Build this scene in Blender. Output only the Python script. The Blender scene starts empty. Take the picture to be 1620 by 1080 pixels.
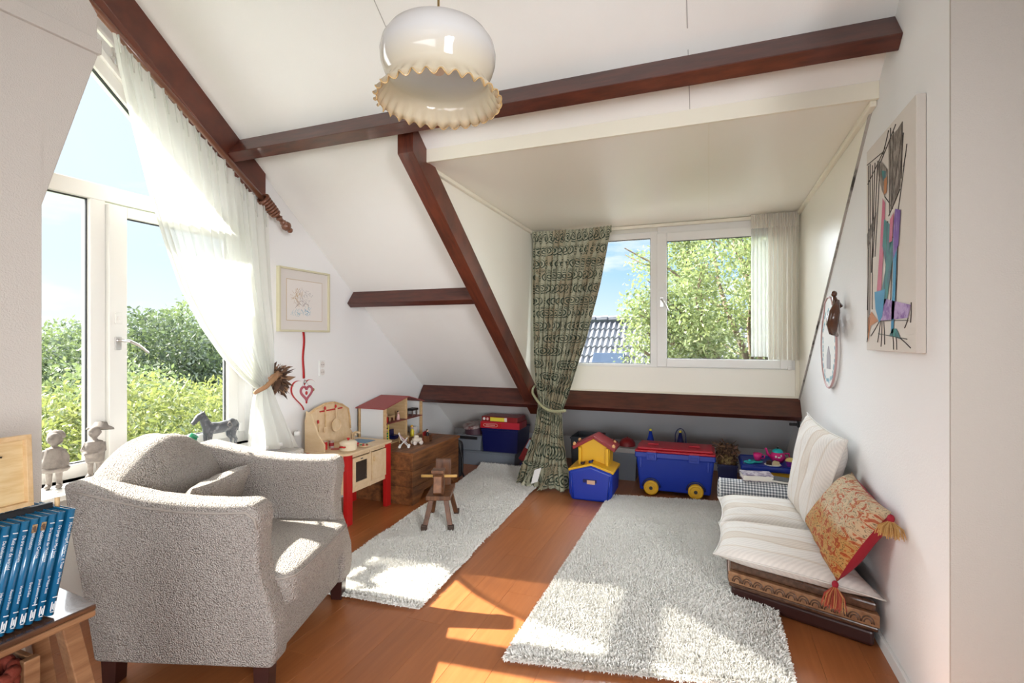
import bpy, bmesh, math, random
import numpy as np
from mathutils import Vector, Matrix, Euler
random.seed(3); RNG = np.random.default_rng(5)
sc = bpy.context.scene
COL = sc.collection
PI = math.pi

# ------------------------------------------------------------------ camera
cam_d = bpy.data.cameras.new('camera'); cam = bpy.data.objects.new('camera', cam_d); COL.objects.link(cam)
cam_d.sensor_width = 36.0; cam_d.lens = 809.07 * 36.0 / 1620.0
cam_d.shift_y = -4.5 / 1620.0
cam_d.clip_start = .05; cam_d.clip_end = 400
cam.location = (0, 0, 1.45); cam.rotation_euler = (PI / 2, 0, .3679)
sc.camera = cam
# ------------------------------------------------------------------ exposure
sc.view_settings.view_transform = 'Standard'; sc.view_settings.look = 'None'
sc.view_settings.exposure = 1.17; sc.view_settings.gamma = 1.0; sc.view_settings.use_curve_mapping = False
# ------------------------------------------------------------------ sky
SUN_TO = Vector((-1.0, -.10, .76)).normalized()
world = bpy.data.worlds.new('sky'); sc.world = world; world.use_nodes = True
wt = world.node_tree; wt.nodes.clear()
def wn(t): return wt.nodes.new(t)
tc = wn('ShaderNodeTexCoord'); sep = wn('ShaderNodeSeparateXYZ'); wt.links.new(tc.outputs['Generated'], sep.inputs[0])
ramp = wn('ShaderNodeValToRGB'); wt.links.new(sep.outputs['Z'], ramp.inputs[0])
cr = ramp.color_ramp; cr.elements[0].position = 0.0; cr.elements[0].color = (.84, .93, 1.0, 1)
cr.elements[1].position = 1.0; cr.elements[1].color = (.16, .38, .85, 1)
e_ = cr.elements.new(.12); e_.color = (.42, .67, .96, 1)
e_ = cr.elements.new(.45); e_.color = (.20, .45, .90, 1)
dot = wn('ShaderNodeVectorMath'); dot.operation = 'DOT_PRODUCT'; wt.links.new(tc.outputs['Generated'], dot.inputs[0]); dot.inputs[1].default_value = SUN_TO
mr = wn('ShaderNodeMapRange'); wt.links.new(dot.outputs['Value'], mr.inputs[0]); mr.inputs[1].default_value = .05; mr.inputs[2].default_value = 1.0; mr.inputs[3].default_value = 0; mr.inputs[4].default_value = .92
mx = wn('ShaderNodeMixRGB'); wt.links.new(mr.outputs[0], mx.inputs[0]); wt.links.new(ramp.outputs[0], mx.inputs[1]); mx.inputs[2].default_value = (.93, .97, 1.0, 1)
mp = wn('ShaderNodeMapping'); wt.links.new(tc.outputs['Generated'], mp.inputs[0]); mp.inputs['Scale'].default_value = (1.6, 1.6, 7)
nz = wn('ShaderNodeTexNoise'); wt.links.new(mp.outputs[0], nz.inputs[0]); nz.inputs['Scale'].default_value = 2.2; nz.inputs['Detail'].default_value = 7; nz.inputs['Roughness'].default_value = .6
r2 = wn('ShaderNodeValToRGB'); wt.links.new(nz.outputs[0], r2.inputs[0]); r2.color_ramp.elements[0].position = .54; r2.color_ramp.elements[0].color = (0, 0, 0, 1); r2.color_ramp.elements[1].position = .68; r2.color_ramp.elements[1].color = (.8, .8, .8, 1)
m2 = wn('ShaderNodeMixRGB'); wt.links.new(r2.outputs[0], m2.inputs[0]); wt.links.new(mx.outputs[0], m2.inputs[1]); m2.inputs[2].default_value = (.97, .98, 1.0, 1)
bg = wn('ShaderNodeBackground'); wt.links.new(m2.outputs[0], bg.inputs[0]); bg.inputs[1].default_value = .54
wo = wn('ShaderNodeOutputWorld'); wt.links.new(bg.outputs[0], wo.inputs[0])
# ------------------------------------------------------------------ sun, added sky fill and unseen indoor fill lamps
sl = bpy.data.lights.new('sun', 'SUN'); sl.energy = 11.5; sl.angle = .012; sl.color = (1.0, .95, .86)
so = bpy.data.objects.new('sun', sl); COL.objects.link(so); so.rotation_euler = SUN_TO.to_track_quat('Z', 'Y').to_euler()
def sky_fill(name, to, energy, ang, col):
    l = bpy.data.lights.new(name, 'SUN'); l.energy = energy; l.angle = ang; l.color = col
    o = bpy.data.objects.new(name, l); COL.objects.link(o); o.rotation_euler = Vector(to).to_track_quat('Z', 'Y').to_euler(); return o
sky_fill('added_sun_side_sky_fill', (-1, .25, .45), 4.2, 1.5, (.97, .98, 1.0))  # extra wide sun lamp, added to boost sky light through the left window
sky_fill('added_north_sky_fill', (.3, 1, .40), 12.0, 1.5, (.90, .95, 1.0))  # second added wide lamp, brightens the room through the dormer
def area(name, loc, to, sx, sy, power, col=(1, 1, 1), spread=PI):
    l = bpy.data.lights.new(name, 'AREA'); l.shape = 'RECTANGLE'; l.size = sx; l.size_y = sy; l.energy = power; l.color = col; l.spread = spread
    o = bpy.data.objects.new(name, l); COL.objects.link(o); o.location = loc
    o.rotation_euler = (Vector(loc) - Vector(to)).to_track_quat('Z', 'Y').to_euler(); return o
area('added_rear_fill', (-.9, -2.6, 1.5), (-1.35, 4.5, 1.45), 3.6, 2.2, 36, (.93, .96, 1.0), 1.7)  # unseen fill lamp added behind the camera; no window is modelled there
area('added_upper_fill', (-.5, -.9, 2.9), (-1.0, 3.2, .2), 2.4, 1.2, 5, (.92, .96, 1.0), 2.2)  # weak fill lamp added above and behind the camera, no roof window

area('added_side_fill', (2.75, -1.3, 1.7), (-3.1, 3.6, .9), 1.8, 1.4, 30, (.95, .97, 1.0), 1.3)  # fill lamp added to brighten the left wall; the side wall has no window
# ------------------------------------------------------------------ material helpers
def mat(name, col=(.8, .8, .8), rough=.6, metal=0, bump=None, var=None, spec=.5, coat=0, trans=0, alpha=1, build=None, emis=None):
    m = bpy.data.materials.new(name); m.use_nodes = True; nt = m.node_tree
    b = nt.nodes['Principled BSDF']; b.inputs['Base Color'].default_value = (*col, 1); b.inputs['Roughness'].default_value = rough
    b.inputs['Metallic'].default_value = metal; b.inputs['Specular IOR Level'].default_value = spec; b.inputs['Coat Weight'].default_value = coat
    if trans: b.inputs['Transmission Weight'].default_value = trans
    b.inputs['Alpha'].default_value = alpha
    t = nt.nodes.new('ShaderNodeTexCoord')
    if var:   # (scale xyz, colour2, detail)
        s, c2, lo, hi = var
        mpg = nt.nodes.new('ShaderNodeMapping'); mpg.inputs['Scale'].default_value = s; nt.links.new(t.outputs['Object'], mpg.inputs[0])
        n = nt.nodes.new('ShaderNodeTexNoise'); n.inputs['Scale'].default_value = 1; n.inputs['Detail'].default_value = 5; n.inputs['Roughness'].default_value = .6; nt.links.new(mpg.outputs[0], n.inputs[0])
        r = nt.nodes.new('ShaderNodeMapRange'); r.inputs[1].default_value = lo; r.inputs[2].default_value = hi; nt.links.new(n.outputs[0], r.inputs[0])
        x = nt.nodes.new('ShaderNodeMixRGB'); x.inputs[1].default_value = (*col, 1); x.inputs[2].default_value = (*c2, 1)
        nt.links.new(r.outputs[0], x.inputs[0]); nt.links.new(x.outputs[0], b.inputs['Base Color'])
    if bump:  # (scale, strength, distance)
        n = nt.nodes.new('ShaderNodeTexNoise'); n.inputs['Scale'].default_value = bump[0]; n.inputs['Detail'].default_value = 3; nt.links.new(t.outputs['Object'], n.inputs[0])
        bu = nt.nodes.new('ShaderNodeBump'); bu.inputs['Strength'].default_value = bump[1]; bu.inputs['Distance'].default_value = bump[2]
        nt.links.new(n.outputs[0], bu.inputs['Height']); nt.links.new(bu.outputs[0], b.inputs['Normal'])
    if build: build(nt, b, t)
    return m
def island(nt, b, t, cols):
    g = nt.nodes.new('ShaderNodeNewGeometry'); r = nt.nodes.new('ShaderNodeValToRGB'); nt.links.new(g.outputs['Random Per Island'], r.inputs[0])
    r.color_ramp.elements[0].color = (*cols[0], 1); r.color_ramp.elements[1].color = (*cols[-1], 1)
    for i, c in enumerate(cols[1:-1]): e = r.color_ramp.elements.new((i + 1) / (len(cols) - 1)); e.color = (*c, 1)
    nt.links.new(r.outputs[0], b.inputs['Base Color']); return r
def trans_mix(nt, b, tr_col, tfac, transp=0):
    """diffuse + translucent (+ see-through weave) cloth or leaf"""
    out = nt.nodes['Material Output']; tl = nt.nodes.new('ShaderNodeBsdfTranslucent'); tl.inputs[0].default_value = (*tr_col, 1)
    a = nt.nodes.new('ShaderNodeMixShader'); a.inputs[0].default_value = tfac; nt.links.new(b.outputs[0], a.inputs[1]); nt.links.new(tl.outputs[0], a.inputs[2])
    last = a
    if transp:
        tp = nt.nodes.new('ShaderNodeBsdfTransparent'); c = nt.nodes.new('ShaderNodeMixShader'); c.inputs[0].default_value = transp
        nt.links.new(a.outputs[0], c.inputs[1]); nt.links.new(tp.outputs[0], c.inputs[2]); last = c
    nt.links.new(last.outputs[0], out.inputs[0]); return tl
def wood(name, c1, c2, rough=.45, s=(30, 2.5, 30), coat=0, bump=.15):
    return mat(name, c1, rough, var=(s, c2, .35, .65), bump=(60, bump, .002), coat=coat)
M = {}
M['plaster'] = mat('plaster', (.815, .81, .80), .9, bump=(120, .25, .004))
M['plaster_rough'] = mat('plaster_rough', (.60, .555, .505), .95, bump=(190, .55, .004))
M['ceiling'] = mat('ceiling_paint', (.83, .815, .785), .9, bump=(150, .2, .003), var=((1.2, 1.2, 1.2), (.80, .78, .74), .4, .75))
M['eave'] = mat('eave_board', (.68, .70, .72), .9, bump=(100, .2, .003))
M['cream'] = mat('cream_gloss_paint', (.88, .845, .745), .35, bump=(8, .05, .004))
M['creamtrim'] = mat('cream_trim_paint', (.84, .79, .655), .4)
M['dark'] = wood('dark_beam', (.10, .024, .014), (.05, .012, .008), .32, (6, 30, 30), .15)
M['darkz'] = wood('dark_beam_lengthwise', (.15, .035, .017), (.07, .017, .010), .32, (30, 4, 4), .15)
M['pvc'] = mat('white_window_plastic', (.80, .785, .745), .3)
M['gasket'] = mat('black_gasket', (.02, .02, .025), .5)
M['metal'] = mat('brushed_metal', (.62, .60, .58), .28, 1)
M['brass'] = mat('brass', (.50, .36, .16), .35, 1)
M['black'] = mat('black_plastic', (.012, .012, .014), .5)
def glassb(nt, b, t):
    out = nt.nodes['Material Output']; tp = nt.nodes.new('ShaderNodeBsdfTransparent'); tp.inputs[0].default_value = (.97, .985, .985, 1)
    gl = nt.nodes.new('ShaderNodeBsdfGlossy'); gl.inputs['Roughness'].default_value = .01
    fr = nt.nodes.new('ShaderNodeFresnel'); fr.inputs[0].default_value = 1.09
    mx_ = nt.nodes.new('ShaderNodeMixShader'); nt.links.new(fr.outputs[0], mx_.inputs[0]); nt.links.new(tp.outputs[0], mx_.inputs[1]); nt.links.new(gl.outputs[0], mx_.inputs[2]); nt.links.new(mx_.outputs[0], out.inputs[0])
M['glass'] = mat('window_glass', build=glassb)
def floorb(nt, b, t):
    oi = nt.nodes.new('ShaderNodeObjectInfo'); geo = nt.nodes.new('ShaderNodeNewGeometry')
    add = nt.nodes.new('ShaderNodeVectorMath'); add.operation = 'ADD'; nt.links.new(geo.outputs['Position'], add.inputs[0])
    sc_ = nt.nodes.new('ShaderNodeVectorMath'); sc_.operation = 'SCALE'; sc_.inputs[0].default_value = (7, 13, 3); nt.links.new(oi.outputs['Random'], sc_.inputs['Scale']); nt.links.new(sc_.outputs[0], add.inputs[1])
    mpg = nt.nodes.new('ShaderNodeMapping'); mpg.inputs['Scale'].default_value = (38, 2.2, 10); nt.links.new(add.outputs[0], mpg.inputs[0])
    n = nt.nodes.new('ShaderNodeTexNoise'); n.inputs['Scale'].default_value = 1; n.inputs['Detail'].default_value = 6; n.inputs['Roughness'].default_value = .62; nt.links.new(mpg.outputs[0], n.inputs[0])
    r = nt.nodes.new('ShaderNodeValToRGB'); nt.links.new(n.outputs[0], r.inputs[0])
    r.color_ramp.elements[0].position = .3; r.color_ramp.elements[0].color = (.31, .098, .029, 1); r.color_ramp.elements[1].position = .72; r.color_ramp.elements[1].color = (.39, .135, .043, 1)
    hs = nt.nodes.new('ShaderNodeHueSaturation'); mr_ = nt.nodes.new('ShaderNodeMapRange'); mr_.inputs[3].default_value = .95; mr_.inputs[4].default_value = 1.05
    nt.links.new(oi.outputs['Random'], mr_.inputs[0]); nt.links.new(mr_.outputs[0], hs.inputs['Value']); nt.links.new(r.outputs[0], hs.inputs['Color']); nt.links.new(hs.outputs[0], b.inputs['Base Color'])
M['floor'] = mat('cherry_laminate', rough=.34, coat=.12, build=floorb)
M['subfloor'] = mat('subfloor', (.12, .05, .02), .8)
def sheerb(nt, b, t): trans_mix(nt, b, (.72, .73, .68), .42, .22)
M['sheer'] = mat('sheer_voile', (.80, .80, .76), .9, build=sheerb)
def sheer2b(nt, b, t): trans_mix(nt, b, (.93, .90, .82), .45, .06)
M['lining'] = mat('cream_curtain_lining', (.86, .82, .74), .9, build=sheer2b)
# patterned curtain: rows of olive-green spirals on pale linen, from the cloth's own UVs
def curtb(nt, b, t):
    L = nt.links.new
    def mth(op, a, c=None, d=None):
        n = nt.nodes.new('ShaderNodeMath'); n.operation = op
        for i, v in enumerate((a, c, d)):
            if v is None: continue
            if isinstance(v, (int, float)): n.inputs[i].default_value = v
            else: L(v, n.inputs[i])
        return n.outputs[0]
    s = nt.nodes.new('ShaderNodeSeparateXYZ'); L(t.outputs['UV'], s.inputs[0])
    wob = nt.nodes.new('ShaderNodeTexNoise'); wob.inputs['Scale'].default_value = 14; L(t.outputs['UV'], wob.inputs[0])
    wv = mth('MULTIPLY', mth('SUBTRACT', wob.outputs[0], .5), .14)
    def layer(cell, ox, oy, turns, rad, lw):
        x = mth('ADD', mth('DIVIDE', s.outputs[0], cell), ox); row = mth('ADD', mth('DIVIDE', s.outputs[1], cell * 1.12), oy)
        x = mth('ADD', x, mth('MULTIPLY', mth('FLOOR', row), .37)); x = mth('ADD', x, wv)
        fx = mth('SUBTRACT', mth('FRACT', x), .5); fy = mth('MULTIPLY', mth('SUBTRACT', mth('FRACT', row), .5), 1.12)
        r = mth('SQRT', mth('ADD', mth('MULTIPLY', fx, fx), mth('MULTIPLY', fy, fy))); a = mth('ARCTAN2', fy, fx)
        w = mth('SINE', mth('ADD', mth('MULTIPLY', r, turns * 2 * PI / rad), a))
        on = mth('MULTIPLY', mth('GREATER_THAN', w, lw), mth('LESS_THAN', r, rad)); return on
    l1 = layer(.125, 0, 0, 2.4, .47, .25); l2 = layer(.075, .3, .45, 1.4, .24, .35)
    lf = nt.nodes.new('ShaderNodeTexVoronoi'); lf.inputs['Scale'].default_value = 48; L(t.outputs['UV'], lf.inputs[0])
    l3 = mth('LESS_THAN', lf.outputs['Distance'], .13)
    wvx = nt.nodes.new('ShaderNodeTexWave'); wvx.inputs['Scale'].default_value = 3.2; wvx.inputs['Distortion'].default_value = 9; wvx.inputs['Detail'].default_value = 2; wvx.inputs['Detail Scale'].default_value = 3; L(t.outputs['UV'], wvx.inputs[0])
    l4 = mth('GREATER_THAN', wvx.outputs['Fac'], .93)
    tot = mth('MINIMUM', mth('ADD', mth('ADD', l1, l2), mth('ADD', mth('MULTIPLY', l3, .55), mth('MULTIPLY', l4, .35))), 1)
    nn = nt.nodes.new('ShaderNodeTexNoise'); nn.inputs['Scale'].default_value = 2.5; L(t.outputs['UV'], nn.inputs[0])
    base = nt.nodes.new('ShaderNodeMixRGB'); base.inputs[1].default_value = (.43, .42, .30, 1); base.inputs[2].default_value = (.36, .29, .18, 1)
    L(mth('MULTIPLY', mth('GREATER_THAN', nn.outputs[0], .53), .7), base.inputs[0])
    m = nt.nodes.new('ShaderNodeMixRGB'); L(tot, m.inputs[0]); L(base.outputs[0], m.inputs[1]); m.inputs[2].default_value = (.035, .055, .035, 1)
    L(m.outputs[0], b.inputs['Base Color'])
M['curtain'] = mat('spiral_print_curtain', rough=.85, build=curtb)
def rugb(nt, b, t): island(nt, b, t, [(.80, .775, .72), (.87, .85, .80), (.92, .905, .87)])
M['shag'] = mat('shag_pile', rough=.95, spec=.1, build=rugb)
M['backing'] = mat('rug_backing', (.82, .79, .73), .95)
def leafb(cols, tr):
    def f(nt, b, t): island(nt, b, t, cols); trans_mix(nt, b, tr, .4)
    return f
M['leaf_a'] = mat('yellow_green_leaves', rough=.6, build=leafb([(.05, .085, .02), (.13, .17, .045), (.27, .25, .10)], (.20, .22, .06)))
M['leaf_b'] = mat('mid_green_leaves', rough=.6, build=leafb([(.05, .075, .03), (.11, .15, .06), (.23, .26, .12)], (.15, .19, .07)))
M['leaf_c'] = mat('dark_green_leaves', rough=.6, build=leafb([(.035, .052, .035), (.065, .09, .055), (.12, .15, .09)], (.09, .12, .05)))
M['leaf_d'] = mat('light_feathery_leaves', rough=.55, build=leafb([(.06, .10, .03), (.15, .20, .07), (.30, .33, .17)], (.24, .28, .10)))
M['bark'] = mat('bark', (.16, .115, .08), .9, bump=(20, .6, .02))
M['grass'] = mat('lawn', (.06, .09, .03), .95, var=((.4, .4, .4), (.08, .11, .04), .4, .6))
M['tile'] = mat('grey_blue_pantile', (.085, .09, .11), .5, bump=(40, .3, .01))
M['brick'] = mat('brown_brick_wall', (.22, .13, .09), .9, bump=(30, .3, .01))
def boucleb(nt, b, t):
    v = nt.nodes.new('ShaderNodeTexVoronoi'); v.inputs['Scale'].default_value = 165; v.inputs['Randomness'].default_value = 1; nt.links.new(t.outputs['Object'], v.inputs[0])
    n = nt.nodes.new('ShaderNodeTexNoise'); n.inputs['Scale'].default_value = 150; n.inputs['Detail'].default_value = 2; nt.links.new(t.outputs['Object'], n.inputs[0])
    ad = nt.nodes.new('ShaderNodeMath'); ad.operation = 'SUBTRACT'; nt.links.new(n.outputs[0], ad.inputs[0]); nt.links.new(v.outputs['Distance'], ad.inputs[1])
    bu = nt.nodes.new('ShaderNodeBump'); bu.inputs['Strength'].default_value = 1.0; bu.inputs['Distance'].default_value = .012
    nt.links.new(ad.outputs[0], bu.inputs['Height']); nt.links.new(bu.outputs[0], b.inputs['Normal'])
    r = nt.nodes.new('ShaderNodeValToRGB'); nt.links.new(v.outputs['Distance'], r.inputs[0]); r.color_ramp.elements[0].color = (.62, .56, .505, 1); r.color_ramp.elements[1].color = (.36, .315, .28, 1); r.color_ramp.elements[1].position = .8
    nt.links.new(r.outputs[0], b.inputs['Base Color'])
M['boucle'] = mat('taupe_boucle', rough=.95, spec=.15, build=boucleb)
M['piping'] = mat('taupe_piping', (.30, .26, .225), .9, bump=(200, .4, .003))
M['mahog'] = mat('dark_mahogany', (.035, .010, .008), .3)
M['oak'] = wood('oak_edge', (.34, .175, .085), (.20, .09, .04), .4, (40, 4, 40))
M['oaktop'] = wood('dark_oak_top', (.115, .055, .032), (.06, .028, .016), .22, (50, 4, 50), .4)
M['pine'] = wood('pale_pine', (.66, .46, .25), (.56, .36, .17), .5, (6, 40, 40))
M['birch'] = wood('birch_ply', (.70, .53, .34), (.63, .45, .26), .45, (5, 20, 20))
M['chestwood'] = wood('old_chest_wood', (.27, .105, .034), (.10, .037, .014), .5, (20, 3, 26), bump=.4)
M['stoolwood'] = wood('toy_stool_wood', (.19, .075, .028), (.08, .03, .013), .4, (30, 30, 5))
M['rod'] = mat('dark_turned_wood', (.17, .065, .035), .3, coat=.3)
M['red'] = mat('red_paint', (.46, .010, .010), .35)
M['redsoft'] = mat('dusty_red_roof', (.34, .07, .065), .6)
M['dred'] = mat('dark_red_plastic', (.24, .010, .012), .4)
M['cred'] = mat('crimson_plastic', (.45, .008, .025), .4)
M['blue'] = mat('blue_plastic', (.004, .03, .34), .35)
M['navy'] = mat('navy_plastic', (.005, .008, .08), .35)
M['yellow'] = mat('yellow_plastic', (.72, .40, .010), .4)
M['yellow2'] = mat('bright_yellow', (.78, .66, .06), .45)
M['white'] = mat('white_paint', (.80, .80, .78), .5)
M['pink'] = mat('pink_plastic', (.70, .02, .22), .35)
M['turq'] = mat('turquoise_plastic', (.02, .50, .55), .35)
M['purple'] = mat('purple_plastic', (.24, .03, .36), .35)
M['green'] = mat('green_glaze', (.01, .20, .09), .25)
M['skin'] = mat('doll_skin', (.62, .38, .27), .6)
M['hair'] = mat('doll_hair', (.05, .03, .02), .8)
M['lpink'] = mat('pale_pink_stone', (.75, .45, .42), .4)
M['stone'] = mat('weathered_stone', (.27, .235, .21), .9, bump=(90, .5, .004), var=((25, 25, 25), (.18, .155, .14), .4, .7))
M['bronze'] = mat('dark_patinated_metal', (.10, .105, .115), .5, .3, bump=(70, .3, .002), var=((40, 40, 40), (.30, .30, .31), .55, .7))
M['crystal'] = mat('pale_crystal', (.72, .66, .70), .3)
def clearb(nt, b, t):
    trans_mix(nt, b, (.5, .55, .6), .2, .45)
M['clearbox'] = mat('translucent_box', (.36, .40, .46), .25, build=clearb)
M['contents'] = mat('mixed_toy_filling', (.10, .05, .05), .8, var=((30, 30, 30), (.30, .22, .12), .45, .6))
M['opal'] = mat('opal_glass', (.86, .84, .80), .08, coat=.5)
def opalb(nt, b, t):
    s = nt.nodes.new('ShaderNodeSeparateXYZ'); nt.links.new(t.outputs['Object'], s.inputs[0])
    r = nt.nodes.new('ShaderNodeValToRGB'); mr_ = nt.nodes.new('ShaderNodeMapRange'); mr_.inputs[1].default_value = -.01; mr_.inputs[2].default_value = .27; nt.links.new(s.outputs['Z'], mr_.inputs[0]); nt.links.new(mr_.outputs[0], r.inputs[0])
    r.color_ramp.elements[0].color = (.72, .55, .32, 1); r.color_ramp.elements[1].color = (.88, .87, .86, 1); r.color_ramp.elements[1].position = .6
    e = r.color_ramp.elements.new(.10); e.color = (.84, .77, .62, 1); e = r.color_ramp.elements.new(.34); e.color = (.87, .81, .69, 1)
    nt.links.new(r.outputs[0], b.inputs['Base Color']); tl = trans_mix(nt, b, (.86, .84, .80), .5); nt.links.new(r.outputs[0], tl.inputs[0])
M['opal'] = mat('opal_glass_with_amber_rim', rough=.08, coat=.6, build=opalb)
def linenb(nt, b, t):
    L = nt.links.new
    s = nt.nodes.new('ShaderNodeSeparateXYZ'); L(t.outputs['UV'], s.inputs[0])
    r = nt.nodes.new('ShaderNodeValToRGB'); L(s.outputs[0], r.inputs[0]); r.color_ramp.interpolation = 'CONSTANT'
    W = (.74, .70, .65, 1); B = (.62, .53, .44, 1); K = (.68, .61, .53, 1)
    els = [(0, W), (.10, K), (.14, W), (.16, B), (.18, W), (.36, K), (.385, W), (.50, B), (.53, K), (.64, B), (.67, W), (.84, K), (.87, W)]
    r.color_ramp.elements[0].color = W; r.color_ramp.elements[1].position = els[1][0]; r.color_ramp.elements[1].color = els[1][1]
    for p_, c_ in els[2:]: e = r.color_ramp.elements.new(p_); e.color = c_
    w = nt.nodes.new('ShaderNodeTexWave'); w.wave_type = 'BANDS'; w.bands_direction = 'DIAGONAL'; w.inputs['Scale'].default_value = 16; w.inputs['Distortion'].default_value = 1.5; L(t.outputs['UV'], w.inputs[0])
    m = nt.nodes.new('ShaderNodeMixRGB'); m.blend_type = 'MULTIPLY'; m.inputs[0].default_value = .10; L(r.outputs[0], m.inputs[1]); L(w.outputs['Color'], m.inputs[2]); L(m.outputs[0], b.inputs['Base Color'])
M['linen'] = mat('cream_striped_jacquard', rough=.85, bump=(9, .4, .02), build=linenb)
def tapb(nt, b, t):
    L = nt.links.new
    v = nt.nodes.new('ShaderNodeTexVoronoi'); v.inputs['Scale'].default_value = 7; L(t.outputs['UV'], v.inputs[0])
    n = nt.nodes.new('ShaderNodeTexNoise'); n.inputs['Scale'].default_value = 13; n.inputs['Detail'].default_value = 3; n.inputs['Distortion'].default_value = 1.4; L(t.outputs['UV'], n.inputs[0])
    s = nt.nodes.new('ShaderNodeSeparateXYZ'); L(t.outputs['UV'], s.inputs[0])
    ground = nt.nodes.new('ShaderNodeMixRGB'); ground.inputs[1].default_value = (.42, .23, .07, 1); ground.inputs[2].default_value = (.50, .38, .24, 1)
    mr_ = nt.nodes.new('ShaderNodeMapRange'); mr_.inputs[1].default_value = .45; mr_.inputs[2].default_value = .55; L(s.outputs[1], mr_.inputs[0]); L(mr_.outputs[0], ground.inputs[0])
    f = nt.nodes.new('ShaderNodeValToRGB'); L(n.outputs[0], f.inputs[0]); f.color_ramp.interpolation = 'CONSTANT'
    f.color_ramp.elements[0].color = (1, 1, 1, 1); f.color_ramp.elements[0].position = 0; f.color_ramp.elements[1].position = .40; f.color_ramp.elements[1].color = (.28, .30, .28, 1)
    for p_, c_ in ((.435, (1, 1, 1, 1)), (.55, (.80, .30, .18, 1)), (.60, (.62, .12, .08, 1)), (.67, (.9, .6, .3, 1))): e = f.color_ramp.elements.new(p_); e.color = c_
    m = nt.nodes.new('ShaderNodeMixRGB'); m.blend_type = 'MULTIPLY'; m.inputs[0].default_value = .9; L(ground.outputs[0], m.inputs[1]); L(f.outputs[0], m.inputs[2]); L(m.outputs[0], b.inputs['Base Color'])
M['tapestry'] = mat('floral_tapestry', rough=.9, bump=(160, .4, .003), build=tapb)
M['velvet'] = mat('crimson_velvet', (.30, .006, .022), .8, bump=(60, .2, .002))
def ginghamb(nt, b, t):
    L = nt.links.new
    s = nt.nodes.new('ShaderNodeSeparateXYZ'); L(t.outputs['UV'], s.inputs[0]); outs = []
    for i in (0, 1):
        a = nt.nodes.new('ShaderNodeMath'); a.operation = 'MULTIPLY'; a.inputs[1].default_value = 30; L(s.outputs[i], a.inputs[0])
        f = nt.nodes.new('ShaderNodeMath'); f.operation = 'FRACT'; L(a.outputs[0], f.inputs[0])
        g = nt.nodes.new('ShaderNodeMath'); g.operation = 'GREATER_THAN'; g.inputs[1].default_value = .5; L(f.outputs[0], g.inputs[0]); outs.append(g)
    ad = nt.nodes.new('ShaderNodeMath'); ad.operation = 'ADD'; L(outs[0].outputs[0], ad.inputs[0]); L(outs[1].outputs[0], ad.inputs[1])
    h = nt.nodes.new('ShaderNodeMath'); h.operation = 'MULTIPLY'; h.inputs[1].default_value = .5; L(ad.outputs[0], h.inputs[0])
    r = nt.nodes.new('ShaderNodeValToRGB'); L(h.outputs[0], r.inputs[0]); r.color_ramp.elements[0].color = (.74, .74, .74, 1); r.color_ramp.elements[1].color = (.09, .10, .12, 1); e = r.color_ramp.elements.new(.5); e.color = (.32, .34, .37, 1)
    L(r.outputs[0], b.inputs['Base Color'])
M['gingham'] = mat('grey_gingham', rough=.9, build=ginghamb)
M['bookblue'] = mat('glossy_blue_binding', (.008, .10, .22), .25, coat=.4, var=((3, 3, 3), (.012, .15, .30), .4, .6))
M['paper'] = mat('paper', (.74, .70, .62), .8)
M['silver'] = mat('silver_lettering', (.72, .76, .78), .35)
M['canvas'] = mat('raw_canvas', (.66, .61, .55), .9, bump=(220, .4, .002))
M['mat_board'] = mat('pale_mount_board', (.70, .66, .62), .8)
M['framegold'] = mat('pale_gold_frame', (.62, .58, .40), .4)
M['feather'] = mat('dried_brown_leaves', (.14, .075, .045), .8, build=lambda nt, b, t: island(nt, b, t, [(.05, .028, .02), (.16, .08, .045), (.42, .24, .13)]))
M['tassel'] = mat('red_and_gold_threads', rough=.8, build=lambda nt, b, t: island(nt, b, t, [(.34, .02, .03), (.45, .10, .05), (.58, .36, .12)]))
M['tassel_gold'] = mat('gold_threads', rough=.8, build=lambda nt, b, t: island(nt, b, t, [(.40, .20, .06), (.58, .36, .12), (.66, .46, .2)]))
M['rope'] = mat('olive_cord', (.34, .34, .20), .8, bump=(150, .5, .003))
M['ropewarm'] = mat('bronze_ribbon', (.36, .19, .09), .5)
M['wicker'] = mat('rust_woven_cord', (.22, .035, .018), .7, bump=(200, .5, .003))

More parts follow.
